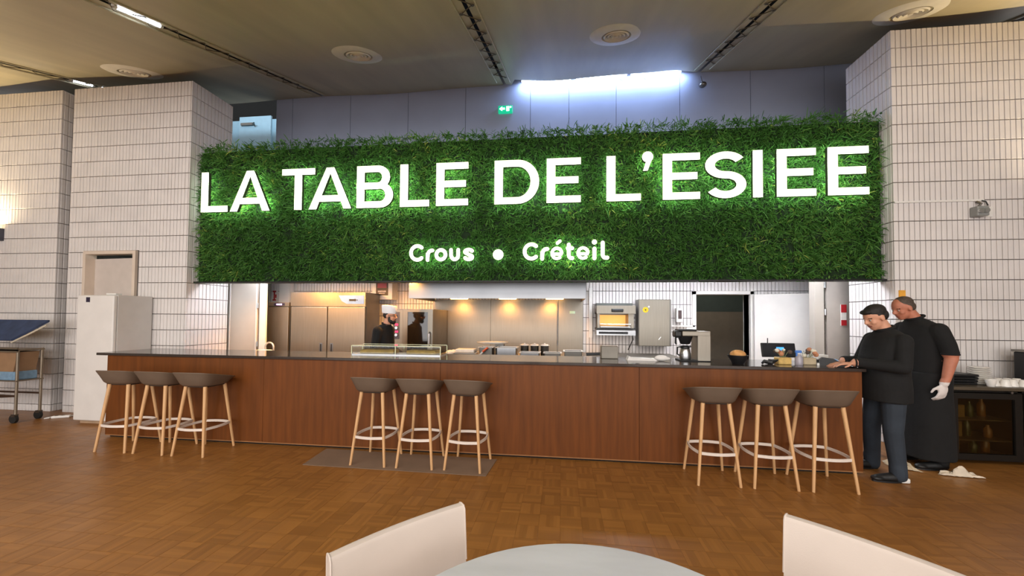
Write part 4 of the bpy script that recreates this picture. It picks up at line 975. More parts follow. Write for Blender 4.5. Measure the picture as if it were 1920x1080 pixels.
# fridges
def steel_fridge(label, x0, x1, zt, zh, ndoor, logo):
    t = thing('steel_fridge', label, 'refrigerator', ((x0 + x1) / 2, 6.3, 0)); w_ = x1 - x0; h_ = w_ / 2
    mb = MB(); mb.box(-h_, h_, -.31, .14, .08, zt); obj('cabinet', mb, STEELD, t)
    mb = MB(); mb.rbox(-h_, h_, -.352, -.31, zh + .004, zt, .004, 1); hd = obj('header_panel', mb, STEEL, t)
    for k in range(ndoor):
        a = -h_ + w_ / ndoor * k + .010; b = -h_ + w_ / ndoor * (k + 1) - .010
        mb = MB(); mb.rbox(a, b, -.352, -.315, .10, zh - .006, .006, 2); d = obj('door', mb, STEEL, t)
        if ndoor == 2:
            hx = b - .10 if k == 0 else a + .08
            mb = MB(); mb.rbox(hx - .028, hx + .028, -.356, -.352, .80, 1.08, .02, 2); obj('handle_plate', mb, STEELB, d)
            mb = MB(); mb.rbox(hx - .010, hx + .010, -.358, -.355, .82, 1.06, .006, 2); obj('handle_slot', mb, BLACK, d)
    mb = MB(); mb.box(-h_ + .02, h_ - .02, -.30, .12, 0, .08); obj('plinth', mb, RUB, t)
    if logo:
        BL = mat('blue_control_panel', (96, 134, 206), .4, var=.08)
        a = h_ - .50
        mb = MB(); mb.prism([(a, zt - .055), (h_ - .025, zt - .055), (h_ - .025, zh + .05), (a + .16, zh + .05), (a + .06, zh + .10)], -.356, -.352); obj('control_panel', mb, BL, hd)
        mb = MB(); mb.rbox(a + .20, a + .30, -.359, -.356, zh + .10, zh + .135, .002, 1); mb.cyl((a + .31, -.359, zh + .118), (a + .31, -.356, zh + .118), .022, .022, 14); mb.cyl((a + .35, -.359, zh + .118), (a + .35, -.356, zh + .118), .01, .01, 10); obj('display', mb, BLACK, hd)
    else:
        mb = MB(); mb.rbox(-.06, .15, -.358, -.352, zh + .018, zh + .06, .015, 2); obj('control_strip', mb, mat('dark_control_strip', (40, 40, 60), .3), hd)
        mb = MB(); mb.box(-.01, .10, -.360, -.358, zh + .026, zh + .052); obj('lit_display', mb, mat('violet_display_glow', (190, 160, 240), .4, var=0, emit=(190, 150, 240), estr=1.5), hd)
    return t
steel_fridge('wide steel fridge with two doors and a blue control panel', -4.80, -3.39, 1.97, 1.716, 2, True)
steel_fridge('narrow steel fridge with a lit display beside the two-door fridge', -5.29, -4.83, 1.79, 1.714, 1, False)
t = thing('hand_basin', 'cream wash basin with a curved tap before the narrow fridge', 'basin', (-4.84, 5.40, 0))
mb = MB(); mb.lathe([(.02, .89), (.07, .90), (.135, .955), (.145, .985), (.138, .985), (.06, .92)], 28); obj('bowl', mb, mat('cream_ceramic', (226, 214, 186), .3), t, True)
mb = MB(); mb.cyl((0, 0, 0), (0, 0, .90), .05, .04, 16); obj('pedestal', mb, MATS['cream_ceramic'], t, True)
mb = MB(); mb.tube([(.16, .05, .90), (.16, .05, 1.03)] + [(.085 + .075 * math.cos(a), .05, 1.035 + .075 * math.sin(a)) for a in np.linspace(0, PI * 1.15, 12)], .013, 8); mb.cyl((.16, .05, 0.0), (.16, .05, .92), .02, .02, 10); obj('tap', mb, mat('pale_tap', (206, 204, 200), .25, .5), t, True)
# extinguisher notice
t = thing('extinguisher_notice', 'small red and white extinguisher notice on the kitchen tiles', 'notice', (-5.74, 6.69, 1.85))
mb = MB(); mb.box(-.055, .055, -.01, 0, 0, .21); obj('plate', mb, WHITEP, t)
mb = MB(); mb.box(-.045, .03, -.013, -.01, .175, .205); mb.box(-.022, .006, -.013, -.01, .03, .18); mb.box(-.045, .03, -.013, -.01, .005, .032); mb.box(.012, .04, -.013, -.01, .06, .13); obj('red_symbol', mb, RED, t)
# wall lightbox
t = thing('insect_trap', 'white wall box with a dark red printed front above the cook', 'wall box', (-3.36, 6.69, 1.87))
mb = MB(); mb.rbox(-.2, .2, -.22, 0, 0, .44, .01, 2); obj('casing', mb, WHITEP, t)
mb = MB(); mb.rbox(-.12, .12, -.226, -.22, .08, .40, .01, 2); pn = obj('dark_panel', mb, mat('dark_print', (44, 32, 36), .4), t)
mb = MB(); mb.prism([(-.09, .22), (.09, .22), (.09, .33), (.05, .30), (0, .36), (-.05, .30), (-.09, .33)], -.229, -.226); obj('red_motif', mb, mat('dull_red_print', (150, 60, 74), .5, var=.2, scale=30), pn)
mb = MB(); mb.box(-.08, .08, -.229, -.226, .14, .17); mb.box(-.06, .06, -.229, -.226, .11, .125); obj('pale_lettering_band', mb, mat('pale_print', (190, 186, 186), .5, var=.4, scale=90), pn)

# combi oven
t = thing('combi_oven', 'steel combi oven with a dark glass door behind the cook', 'oven', (-2.5, 6.25, 0))
mb = MB(); mb.box(-.36, .355, -.345, .38, .55, 1.68); obj('body', mb, STEELD, t)
for sx in (-.32, .31):
    for y in (-.3, .33): mb = MB(); mb.box(sx - .02, sx + .02, y - .02, y + .02, 0, .55); obj('stand_leg', mb, STEELD, t)
mb = MB(); mb.rbox(-.36, -.175, -.362, -.345, .56, 1.67, .004, 1); cp = obj('control_side', mb, STEEL, t)
mb = MB(); mb.rbox(-.345, -.235, -.368, -.362, 1.17, 1.63, .02, 2); obj('control_fascia', mb, mat('dark_grey_fascia', (64, 62, 76), .4), cp)
for z in (1.40, 1.28):
    mb = MB(); mb.box(-.31, -.26, -.371, -.368, z, z + .03); obj('red_display', mb, mat('red_led_glow', (230, 30, 60), .4, var=0, emit=(255, 30, 70), estr=2.5), cp)
    mb = MB(); mb.cyl((-.285, -.39, z - .04), (-.285, -.368, z - .04), .024, .026, 16); obj('knob', mb, STEELB, cp, True)
mb = MB(); mb.box(-.165, -.085, -.385, -.345, .57, 1.67); mb.box(.27, .355, -.385, -.345, .57, 1.67); mb.box(-.085, .27, -.385, -.345, 1.63, 1.67); mb.box(-.085, .27, -.385, -.345, .57, .75); od = obj('door', mb, STEEL, t)
mb = MB(); mb.box(-.085, .27, -.378, -.36, .75, 1.63); obj('dark_glass', mb, mat('oven_dark_glass', (26, 22, 18), .06, var=0, spec=.8), od)
mb = MB(); mb.tube([(.31, -.385, 1.08), (.31, -.425, 1.10), (.31, -.425, 1.27), (.31, -.385, 1.29)], .014, 8); obj('handle', mb, STEELB, od, True)

# extraction hood
t = thing('extraction_hood', 'long steel extraction hood over the cooking line', 'hood', (-1.02, 6.1, 1.83))
mb = MB(); mb.box(-1.385, 1.385, -.61, -.59, .012, .66); obj('front_sheet', mb, mat('hood_front_steel', (142, 144, 148), .36, 1.0, var=.06, scale=3), t)
for a_ in (-1.385, 1.37): mb = MB(); mb.box(a_, a_ + .015, -.59, .55, .012, .66); obj('side_sheet', mb, STEEL, t)
mb = MB(); mb.add([(-1.37, -.59, .02), (1.37, -.59, .02), (1.37, .15, .30), (-1.37, .15, .30), (-1.37, .55, .10), (1.37, .55, .10)], [(0, 3, 2, 1), (3, 4, 5, 2)]); obj('inner_lining', mb, STEELD, t)
for x in (-.9, -.3, .3, .9):
    mb = MB()
    for k in range(7): mb.box(x - .22 + k * .065, x - .19 + k * .065, -.45, -.40, .06, .10)
    obj('grease_filter', mb, mat('dark_filter', (40, 40, 40), .5, .6), t)
HG = mat('hood_lamp_glow', (255, 220, 160), .4, var=0, emit=(255, 196, 110), estr=7)
for x in (-.85, .05, .9):
    mb = MB(); mb.rbox(x - .16, x + .16, .34, .42, .05, .08, .01, 1); obj('hood_lamp', mb, HG, t)
for x in (-1.9, -1.0, -.2): spot('hood_lamp_beam', (x, 6.35, 1.86), (x, 6.62, 1.0), 30, (1.0, .45, .10), 140, .8, .06)

# backsplash and worktop
t = thing('steel_backsplash', 'steel backsplash behind the cooking line', 'backsplash', (-1.0, 6.69, .93))
for a, b, zt in ((-1.44, -.32, .95), (-.315, .925, .95), (.935, 1.39, 1.02)):
    mb = MB(); mb.box(a, b, -.02, 0, 0, zt); obj('steel_sheet', mb, STEEL, t)
mb = MB(); mb.tube([(.93, -.04, .12), (.93, -.04, .95)], .012, 8); obj('riser_pipe', mb, STEELB, t, True)
mb = MB(); mb.rbox(1.15, 1.25, -.03, -.02, .70, .75, .004, 1); obj('switch_plate', mb, mat('green_white_switch', (170, 206, 190), .4), t)
t = thing('cooking_bench', 'long steel cooking bench behind the bar', 'worktop', (-.1, 6.0, 0))
mb = MB(); mb.box(-1.95, 2.0, -.6, .66, .89, .93); obj('bench_top', mb, STEEL, t)
for x in (-1.9, -.6, .7, 1.95):
    for y in (-.55, .6): mb = MB(); mb.box(x - .02, x + .02, y - .02, y + .02, 0, .89); obj('leg', mb, STEELD, t)
mb = MB(); mb.box(-1.9, 1.95, -.55, .62, .25, .27); obj('lower_shelf', mb, STEELD, t)
ZK = .93
def pan(lb, x, y, w_, dpt, h_, m_=STEELB, rim=True, name='steel_pan'):
    t = thing(name, lb, 'pan', (x, y, ZK), 0, 'steel pans on the cooking bench')
    mb = MB(); a, b = w_ / 2, dpt / 2; th = .006
    mb.box(-a, a, -b, b, 0, th); mb.box(-a, a, -b, -b + th, 0, h_); mb.box(-a, a, b - th, b, 0, h_); mb.box(-a, -a + th, -b, b, 0, h_); mb.box(a - th, a, -b, b, 0, h_); obj('pan_body', mb, m_, t)
    if rim:
        mb = MB(); mb.box(-a - .02, a + .02, -b - .02, -b + th, h_, h_ + .008); mb.box(-a - .02, a + .02, b - th, b + .02, h_, h_ + .008); mb.box(-a - .02, -a + th, -b, b, h_, h_ + .008); mb.box(a - th, a + .02, -b, b, h_, h_ + .008); obj('rim', mb, WHITE, t)
    return t
pan('shallow steel pan with a white cloth beside the red-handled knife', -1.50, 5.62, .34, .24, .06)
pan('tall square steel pan beside the red-handled knife', -1.16, 5.62, .20, .2, .15, STEELD)
pan('wide steel pan in the middle of the cooking bench', -.84, 5.64, .30, .24, .15)
pan('low steel pan in front of the three round pots', -.47, 5.50, .28, .2, .09)
pan('low steel pan beside the white-lidded pan at the pots', -.13, 5.52, .24, .2, .09, STEELD)
pan('square steel pan at the right end of the bench', .18, 5.66, .26, .24, .11, STEELD)
mb = MB(); mb.lathe([(0.0, 0), (.30, .0), (.36, .018), (.37, .03), (.355, .03), (.29, .012), (0, .012)], 24, cap0=False, cap1=False, sx=.7, sy=.4); o = obj('oval_platter', mb, WHITEP, None, True); o.location = (-1.12, 5.84, ZK + .19); tag(o, 'pale oval platter resting over the steel pans', 'platter')
mb = MB(); mb.box(-.07, .07, -.06, .06, 0, .19); o = obj('steel_stand', mb, STEELD, None); o.location = (-1.0, 5.88, ZK); tag(o, 'grey steel block under the oval platter', 'stand')
for i, x in enumerate((-.58, -.42, -.26)):
    t = thing('round_pot', ['round steel pot with a white lid, on the platter side', 'round steel pot with a white lid, centre of three', 'round steel pot with a white lid, by the square pan'][i], 'pot', (x, 5.76, ZK), 0, 'round pots in a row')
    mb = MB(); mb.lathe([(.06, 0), (.065, .01), (.065, .17), (.068, .175)], 22); obj('pot_body', mb, STEELD, t, True)
    mb = MB(); mb.lathe([(.075, .175), (.078, .182), (.05, .2), (.012, .205), (.012, .215)], 22); obj('lid', mb, WHITE, t, True)
t = thing('kitchen_knife', 'knife with a red handle leaning on the tall steel pan', 'knife', (-1.22, 5.47, ZK))
mb = MB(); mb.cyl((.02, 0, .09), (.10, 0, .155), .016, .014, 10); obj('handle', mb, mat('orange_red_handle', (200, 84, 50), .5), t, True)
mb = MB(); mb.prism([(-.09, 0), (-.06, 0), (.035, .085), (.015, .1)], -.003, .003); obj('blade', mb, WHITE, t)
mb = MB(); mb.ell((0, 0, .05), (.075, .05, .05)); mb.ell((.05, .01, .07), (.05, .04, .035)); o = obj('crumpled_paper', mb, mat('white_paper', (230, 226, 220), .8, bump=.4, bscale=30), None, True); o.location = (-1.75, 5.6, ZK); tag(o, 'crumpled white paper at the left end of the cooking bench', 'paper')
mb = MB(); mb.rbox(-.15, .15, -.1, .1, 0, .05, .01, 2); o = obj('white_towel', mb, MATS['white_paper'], None); o.location = (-1.50, 5.62, ZK + .069); tag(o, 'folded white cloth lying over the shallow steel pan', 'cloth')
t = thing('knife_rack', 'grey drainer with dark utensils at the end of the cooking bench', 'rack', (.50, 5.62, ZK))
mb = MB(); mb.rbox(-.14, .14, -.1, .1, 0, .03, .005, 1); mb.box(.10, .14, -.1, .1, .03, .13); obj('rack', mb, STEELB, t)
mb = MB(); mb.cyl((-.12, -.03, .06), (.1, -.02, .07), .014, .014, 8); mb.cyl((-.12, .02, .075), (.1, .03, .085), .012, .012, 8); obj('utensils', mb, BLACK, t, True)

# toaster grill on its wall shelf
t = thing('toaster_grill', 'steel toaster grill with an orange glowing inside on a wall bracket', 'grill', (.93, 6.45, 1.26))
mb = MB(); mb.box(-.325, .325, -.12, .24, .0, .085); obj('lower_body', mb, STEELB, t)
for k in (-.26, -.02):
    mb = MB(); mb.rbox(k - .03, k + .22, -.126, -.12, .022, .062, .004, 1); obj('control_strip', mb, BLACK, t)
    for q_ in (.05, .14): mb = MB(); mb.cyl((k + q_, -.145, .042), (k + q_, -.126, .042), .016, .018, 12); obj('knob', mb, BLACK, t, True)
mb = MB(); mb.box(-.325, .325, -.14, .24, .10, .125); obj('black_plate', mb, BLACK, t)
mb = MB(); mb.box(-.31, -.27, -.1, .24, .125, .37); mb.box(.21, .30, -.1, .24, .125, .37); mb.box(-.31, .30, .2, .24, .125, .37); obj('side_walls', mb, STEEL, t)
mb = MB(); mb.box(-.27, .21, .19, .2, .16, .35); obj('glowing_inside', mb, mat('orange_grill_glow', (240, 170, 90), .5, var=.1, emit=(244, 170, 86), estr=.75), t)
mb = MB(); mb.box(-.27, .24, -.15, .18, .135, .15); mb.tube([(-.27, -.15, .14), (-.27, -.16, .19), (.24, -.16, .19), (.24, -.15, .14)], .008, 6); obj('grill_rack', mb, STEELB, t, True)
mb = MB(); mb.box(-.325, .325, -.13, .24, .37, .51); mb.box(-.325, .325, -.14, .24, .37, .385); obj('hood', mb, STEEL, t)
mb = MB(); mb.rbox(-.08, .12, -.165, -.13, .40, .455, .012, 2); obj('handle', mb, BLACK, t)
mb = MB(); mb.box(-.325, .27, -.12, .24, .51, .55); obj('top_grille', mb, mat('grey_grille', (90, 94, 92), .5, .6), t)
mb = MB(); mb.tube([(.31, .1, .02), (.33, .12, -.08), (.29, .15, -.18), (.26, .2, -.27)], .008, 6); obj('power_cord', mb, BLACK, t, True)
# wall cabinet with flower sticker
t = thing('steel_wall_cabinet', 'steel wall cabinet with a yellow flower sticker', 'cabinet', (1.60, 6.53, 1.08))
mb = MB(); mb.box(-.28, .265, -.115, .16, 0, .80); obj('body', mb, STEELD, t)
mb = MB(); mb.rbox(-.275, .235, -.133, -.115, .005, .795, .005, 1); d = obj('door', mb, STEEL, t)
YEL = mat('yellow_petal', (232, 190, 30), .6, var=.05); mb = MB()
for k in range(8): a = 2 * PI * k / 8; mb.cyl((-.165 + .032 * math.cos(a), -.136, .62 + .032 * math.sin(a)), (-.165 + .032 * math.cos(a), -.133, .62 + .032 * math.sin(a)), .018, .018, 10)
mb.cyl((-.165, -.1355, .62), (-.165, -.133, .62), .03, .03, 14); fs_ = obj('flower_sticker', mb, YEL, d)
mb = MB(); mb.cyl((-.165, -.1385, .62), (-.165, -.1365, .62), .013, .013, 12); obj('sticker_heart', mb, BLACK, d)
mb = MB(); mb.cyl((-.11, -.138, .675), (-.11, -.133, .675), .014, .014, 12); obj('white_magnet', mb, WHITEP, d)
mb = MB(); mb.cyl((.05, -.137, .11), (.09, -.137, .16), .006, .006, 6); obj('latch', mb, WHITEP, d)
# soap dispenser, plug plate and shelf bit
t = thing('soap_dispenser', 'narrow white dispenser with a dark window beside the steel wall cabinet', 'dispenser', (2.065, 6.69, 1.49))
mb = MB(); mb.rbox(-.055, .055, -.09, 0, 0, .25, .01, 2); obj('case', mb, WHITEP, t)
mb = MB(); mb.box(-.03, .03, -.093, -.09, .06, .21); obj('window', mb, mat('dark_red_window', (70, 50, 50), .3, var=.3, scale=30), t)
mb = MB(); mb.box(1.93, 2.34, 6.66, 6.70, 1.41, 1.44); mb.box(2.20, 2.34, 6.67, 6.70, 1.36, 1.44); o = obj('tile_shelf', mb, WHITE, None); tag(o, 'thin white ledge under the narrow white dispenser', 'ledge')
mb = MB(); mb.box(.50, .56, 6.64, 6.69, 1.20, 2.1); o = obj('wall_duct', mb, WHITEP, None); tag(o, 'white vertical cable duct beside the toaster grill', 'cable duct')
# ------------------------------------------------------------------ people
SKIN = mat('skin_light', (206, 150, 122), .55, var=.06, scale=20)
SKIN2 = mat('skin_ruddy', (186, 118, 92), .55, var=.08, scale=20)
LIP = mat('lips', (160, 92, 84), .5, var=.05)
BLKF = mat('black_fabric', (15, 15, 16), .9, var=.25, scale=12, bump=.15, bscale=50)
JEAN = mat('dark_blue_denim', (42, 50, 60), .85, var=.25, scale=6, bump=.15, bscale=120)
HAIRD = mat('dark_brown_hair', (28, 22, 20), .6, var=.3, scale=60, bump=.4, bscale=200)
HAIRG = mat('grey_brown_hair', (78, 66, 56), .65, var=.3, scale=60, bump=.4, bscale=200)
GLOVE = mat('white_glove', (222, 214, 210), .6, var=.06)
SHOE = mat('black_shoe', (20, 20, 21), .5, var=.1)
EYEW = mat('eye_white', (170, 160, 150), .3, var=0); EYEB = mat('eye_dark', (30, 22, 18), .3, var=0)
TAGM = {}
class Fig:
    def __init__(s): s.p = []
    def capsule(s, a, b, ra, rb, tg, n=14, m=12):
        a, b = Vector(a), Vector(b); mb = MB()
        mb.tube([a + (b - a) * (i / m) for i in range(m + 1)], [ra + (rb - ra) * i / m for i in range(m + 1)], n)
        mb.ell(a, (ra,) * 3, nu=12, nv=8); mb.ell(b, (rb,) * 3, nu=12, nv=8); s.p.append((mb, tg)); return s
    def chain(s, pts, rs, tg):
        for i in range(len(pts) - 1): s.capsule(pts[i], pts[i + 1], rs[i], rs[i + 1], tg)
        return s
    def ell(s, c, r, tg, R=None): mb = MB(); mb.ell(c, r, R, 24, 16); s.p.append((mb, tg)); return s
    def loft(s, rings, tg, n=32, sub=4, e=2.3):
        mb = MB(); vs = []; R = []
        for i in range(len(rings) - 1):
            for k in range(sub):
                f = k / sub; R.append([rings[i][j] + (rings[i + 1][j] - rings[i][j]) * f for j in range(5)])
        R.append(rings[-1])
        for x, y, z, rx, ry in R:
            for k in range(n):
                t = 2 * PI * k / n; c_, s_ = math.cos(t), math.sin(t); r = (abs(c_) ** e + abs(s_) ** e) ** (-1 / e)
                vs.append((x + rx * r * c_, y + ry * r * s_, z))
        fs = [(i * n + k, i * n + (k + 1) % n, (i + 1) * n + (k + 1) % n, (i + 1) * n + k) for i in range(len(R) - 1) for k in range(n)]
        fs += [tuple(range(n - 1, -1, -1)), tuple(range((len(R) - 1) * n, len(R) * n))]
        mb.add(vs, fs); s.p.append((mb, tg)); return s
    def head(s, c, pitch, skin, ears=True):
        R = Matrix.Rotation(pitch, 3, 'Y'); c = Vector(c); w_ = lambda v: c + R @ Vector(v)
        E_ = lambda v, r, tg=skin: s.ell(w_(v), r, tg, R)
        E_((-.008, 0, .03), (.098, .077, .092)); E_((.028, 0, -.04), (.066, .060, .078)); E_((.052, 0, -.092), (.030, .034, .026)); E_((.0, 0, -.055), (.06, .055, .05))
        E_((.070, 0, .020), (.022, .050, .014)); E_((.085, 0, -.062), (.011, .022, .007), 'lip')
        s.capsule(w_((.088, 0, .012)), w_((.106, 0, -.022)), .009, .014, skin, 10, 5); E_((.096, 0, -.027), (.013, .017, .009))
        for sy in (-1, 1):
            E_((-.005, sy * .079, -.008), (.021, .010, .032)); E_((.055, sy * .042, -.028), (.03, .022, .024))
        s.hR, s.hc = R, c; return w_
    def hand(s, wrist, d, nrm, tg, curl=.5, sc=1.0, thumb=1):
        wr = Vector(wrist); d = Vector(d).normalized(); nv = Vector(nrm); nv = (nv - d * nv.dot(d)).normalized(); sd = d.cross(nv)
        R = Matrix((d, sd, nv)).transposed()
        s.ell(wr + d * .048 * sc, (.055 * sc, .042 * sc, .017 * sc), tg, R)
        for i, (L, o) in enumerate(((.072, -.031), (.082, -.011), (.076, .010), (.058, .029))):
            b0 = wr + d * .085 * sc + sd * o * sc; a1 = curl * .6; a2 = curl * 1.6
            p1 = b0 + (d * math.cos(a1) + nv * math.sin(a1) + sd * o * 1.5) * L * .5 * sc; p2 = p1 + (d * math.cos(a2) + nv * math.sin(a2)) * L * .5 * sc
            s.capsule(b0, p1, .0092 * sc, .0088 * sc, tg, 9, 4); s.capsule(p1, p2, .0088 * sc, .0078 * sc, tg, 9, 4)
        b0 = wr + d * .025 * sc - sd * .03 * thumb * sc; p1 = b0 + (d * .6 - sd * .6 * thumb + nv * .35) * .045 * sc; p2 = p1 + (d * .9 - sd * .2 * thumb + nv * .3).normalized() * .032 * sc
        s.capsule(b0, p1, .0125 * sc, .0105 * sc, tg, 9, 4); s.capsule(p1, p2, .0105 * sc, .0085 * sc, tg, 9, 4); return s
    def build(s, name, parent, mats, voxel=.0075, smooth=5, rule=None):
        V = []; F = []; T = []
        for mb, tg in s.p:
            o = len(V); V += [tuple(v) for v in mb.v]; F += [tuple(i + o for i in f) for f in mb.f]; T += [tg] * len(mb.v)
        me = bpy.data.meshes.new('tmp'); me.from_pydata(V, [], F); me.update()
        ob = bpy.data.objects.new('tmp', me); C.objects.link(ob)
        r = ob.modifiers.new('r', 'REMESH'); r.mode = 'VOXEL'; r.voxel_size = voxel
        q_ = ob.modifiers.new('s', 'SMOOTH'); q_.factor = .5; q_.iterations = smooth
        dg = bpy.context.evaluated_depsgraph_get(); dg.update()
        out = bpy.data.meshes.new_from_object(ob.evaluated_get(dg)); out.name = name
        bpy.data.objects.remove(ob); bpy.data.meshes.remove(me)
        kd = kdtree.KDTree(len(V))
        for i, v in enumerate(V): kd.insert(v, i)
        kd.balance()
        tags = list(mats); out.materials.clear()
        for t_ in tags: out.materials.append(mats[t_])
        idx = [tags.index(T[kd.find(p.center)[1]]) for p in out.polygons]
        if rule: idx = [tags.index(rule(p.center, tags[i])) for p, i in zip(out.polygons, idx)]
        out.polygons.foreach_set('material_index', idx); out.polygons.foreach_set('use_smooth', [True] * len(idx)); out.update()
        return obj(name, out, None, parent)
def eyes(w_, parent, x=.073):
    for sy in (-1, 1):
        mb = MB(); mb.ell(w_((x, sy * .031, .000)), (.0095,) * 3, nu=12, nv=8); e = obj('eye', mb, EYEW, parent, True)
        mb = MB(); mb.ell(w_((x + .0055, sy * .031, -.001)), (.0062,) * 3, nu=10, nv=6); obj('pupil', mb, EYEB, e, True)
        mb = MB(); mb.tube([w_((x + .004, sy * .014, .019)), w_((x + .009, sy * .03, .023)), w_((x - .006, sy * .052, .018))], .0045, 6); obj('eyebrow', mb, HAIRD, parent, True)
def hair_mesh(parent, w_, R, parts, m_):
    f = Fig()
    for c_, r_ in parts: f.ell(w_(c_), r_, 'hair', R)
    return f.build('hair', parent, {'hair': m_}, .006, 3)
def shoes(t, spots):
    for hx, y, tx, white in spots:
        f = Fig(); f.chain([(hx + .03, y, .045), (hx + .12, y, .042), (tx - .04, y, .032)], [.044, .043, .030], 'k'); f.ell((tx - .05, y, .03), (.055, .043, .026), 'k'); f.capsule((hx + .035, y, .05), (hx + .045, y, .10), .042, .040, 'k')
        sh = f.build('shoe', t, {'k': SHOE}, .006, 3)
        mb = MB(); pts = []
        for k in range(20):
            a = 2 * PI * k / 20; pts.append(((hx + tx) / 2 + (tx - hx) / 2 * math.cos(a), y + .042 * math.sin(a)))
        n = len(pts); mb.add([(x, y_, 0) for x, y_ in pts] + [(x, y_, .016) for x, y_ in pts], [tuple(range(n - 1, -1, -1)), tuple(range(n, 2 * n))] + [(i, (i + 1) % n, n + (i + 1) % n, n + i) for i in range(n)]); obj('sole', mb, SHOE, sh)
        if white: mb = MB(); mb.rbox(hx - .012, hx + .065, y - .048, y + .048, .004, .05, .012, 2); obj('white_heel', mb, WHITEP, sh)

# first man: black sweater, jeans, hand on the counter
t = thing('person', 'man in black sweater and jeans with his hand on the bar', 'person', (3.22, 4.04, 0), PI)
f = Fig()
f.loft([(-.02, 0, .75, .172, .212), (-.02, 0, .88, .174, .212), (-.015, 0, 1.02, .172, .20), (-.02, 0, 1.18, .170, .205), (-.04, 0, 1.30, .155, .205), (-.05, 0, 1.38, .125, .190), (-.05, 0, 1.43, .085, .12), (-.035, 0, 1.46, .065, .075)], 'shirt')
for sy, kn, an in ((1, (.02, .135, .47), (-.005, .16, .075)), (-1, (.0, -.14, .47), (-.03, -.17, .075))):
    f.chain([(-.02, sy * .095, .78), kn, an], [.098, .076, .062], 'jean'); f.capsule((an[0] + .005, an[1], .06), (an[0] + .01, an[1], .14), .066, .066, 'jean')
f.chain([(-.05, .175, 1.345), (.01, .245, 1.10), (.27, .075, 1.125)], [.074, .062, .046], 'shirt'); f.capsule((.25, .09, 1.124), (.285, .066, 1.12), .046, .044, 'shirt')
f.hand((.305, .05, 1.112), (.94, -.32, -.12), (0, 0, -1), 'skin', .35, 1.05, -1)
f.chain([(-.05, -.175, 1.345), (.02, -.25, 1.10), (.25, -.13, 1.125)], [.078, .062, .046], 'shirt'); f.hand((.285, -.11, 1.115), (.96, .2, -.15), (0, 0, -1), 'skin', .4, 1.05, 1)
f.capsule((-.045, 0, 1.42), (.01, 0, 1.53), .062, .056, 'skin')
w_ = f.head((.055, 0, 1.575), math.radians(24), 'skin'); R = f.hR
def ruleA(p, g):
    if abs(p.y) < .12 and 1.38 < p.z < 1.52 and g in ('shirt', 'skin'): return 'skin' if p.z - 1.470 + .35 * (p.x + .03) > 0 else 'shirt'
    if g in ('shirt', 'skin') and p.x > .2 and 1.0 < p.z < 1.25: return 'skin' if p.x > (.296 if p.y > -.03 else .275) else 'shirt'
    if g in ('shirt', 'jean') and p.z < .9 and abs(p.x) < .3: return 'shirt' if p.z > .745 else 'jean'
    return g
f.build('body', t, {'shirt': BLKF, 'jean': JEAN, 'skin': SKIN, 'lip': LIP}, rule=ruleA)
for cx_, cy_, dx_, dy_ in ((.293, .062, .94, -.32), (.272, -.115, .96, .2)):
    d_ = Vector((dx_, dy_, 0)).normalized(); s_ = Vector((-d_.y, d_.x, 0)); mb = MB()
    mb.tube([Vector((cx_, cy_, 1.117)) + s_ * .043 * math.cos(a) + Vector((0, 0, .043 * math.sin(a))) for a in np.linspace(0, 2 * PI, 21)[:-1]], .008, 8, True); obj('cuff', mb, BLKF, t, True)
eyes(w_, t); hair_mesh(t, w_, R, [((-.018, 0, .058), (.098, .081, .076)), ((-.050, 0, .01), (.064, .076, .070)), ((.058, 0, .085), (.040, .060, .026)), ((-.01, .066, .03), (.035, .014, .03)), ((-.01, -.066, .03), (.035, .014, .03))], HAIRD)
mb = MB(); mb.tube([(-.03 + .068 * math.cos(a), .070 * math.sin(a), 1.468 - .35 * .068 * math.cos(a)) for a in np.linspace(0, 2 * PI, 29)[:-1]], .013, 8, True); obj('collar', mb, BLKF, t, True)
shoes(t, [(-.055, .16, .235, True), (-.08, -.17, .20, False)])

# second man: black t-shirt, long black apron, white glove
t = thing('person', 'taller man in black t-shirt and long apron with a white glove', 'person', (3.84, 4.40, 0), PI)
f = Fig()
f.loft([(-.08, 0, .86, .150, .175), (-.08, 0, 1.0, .170, .195), (-.085, 0, 1.15, .180, .205), (-.085, 0, 1.30, .175, .215), (-.07, 0, 1.42, .150, .215), (-.045, 0, 1.50, .115, .185), (-.02, 0, 1.55, .08, .11), (0, 0, 1.575, .066, .075)], 'shirt')
f.loft([(-.08, 0, .80, .14, .165), (-.08, 0, .95, .15, .18)], 'trouser')
for sy in (1, -1):
    f.chain([(-.08, sy * .10, .9), (-.04, sy * .13, .49), (-.09, sy * .15, .08)], [.105, .076, .06], 'trouser')
f.chain([(-.055, .190, 1.445), (-.075, .250, 1.30), (-.085, .268, 1.215)], [.080, .070, .066], 'shirt')
f.chain([(-.085, .270, 1.24), (-.088, .275, 1.17), (-.04, .27, .955), (-.02, .268, .915)], [.052, .052, .036, .034], 'skin')
f.capsule((-.03, .268, .935), (-.022, .268, .91), .037, .036, 'glove'); f.hand((-.02, .266, .905), (.10, -.05, -1), (.15, -1, 0), 'glove', .6, 1.22, 1)
f.chain([(-.055, -.215, 1.455), (-.06, -.27, 1.22)], [.080, .066], 'shirt'); f.chain([(-.06, -.27, 1.23), (-.05, -.275, 1.17), (.19, -.19, 1.10)], [.052, .05, .034], 'skin'); f.hand((.21, -.18, 1.095), (.95, .25, -.1), (0, .5, -1), 'glove', .7, 1.08, 1)
f.capsule((-.02, 0, 1.53), (.06, 0, 1.64), .064, .058, 'skin')
w_ = f.head((.115, 0, 1.683), math.radians(22), 'skin'); R = f.hR
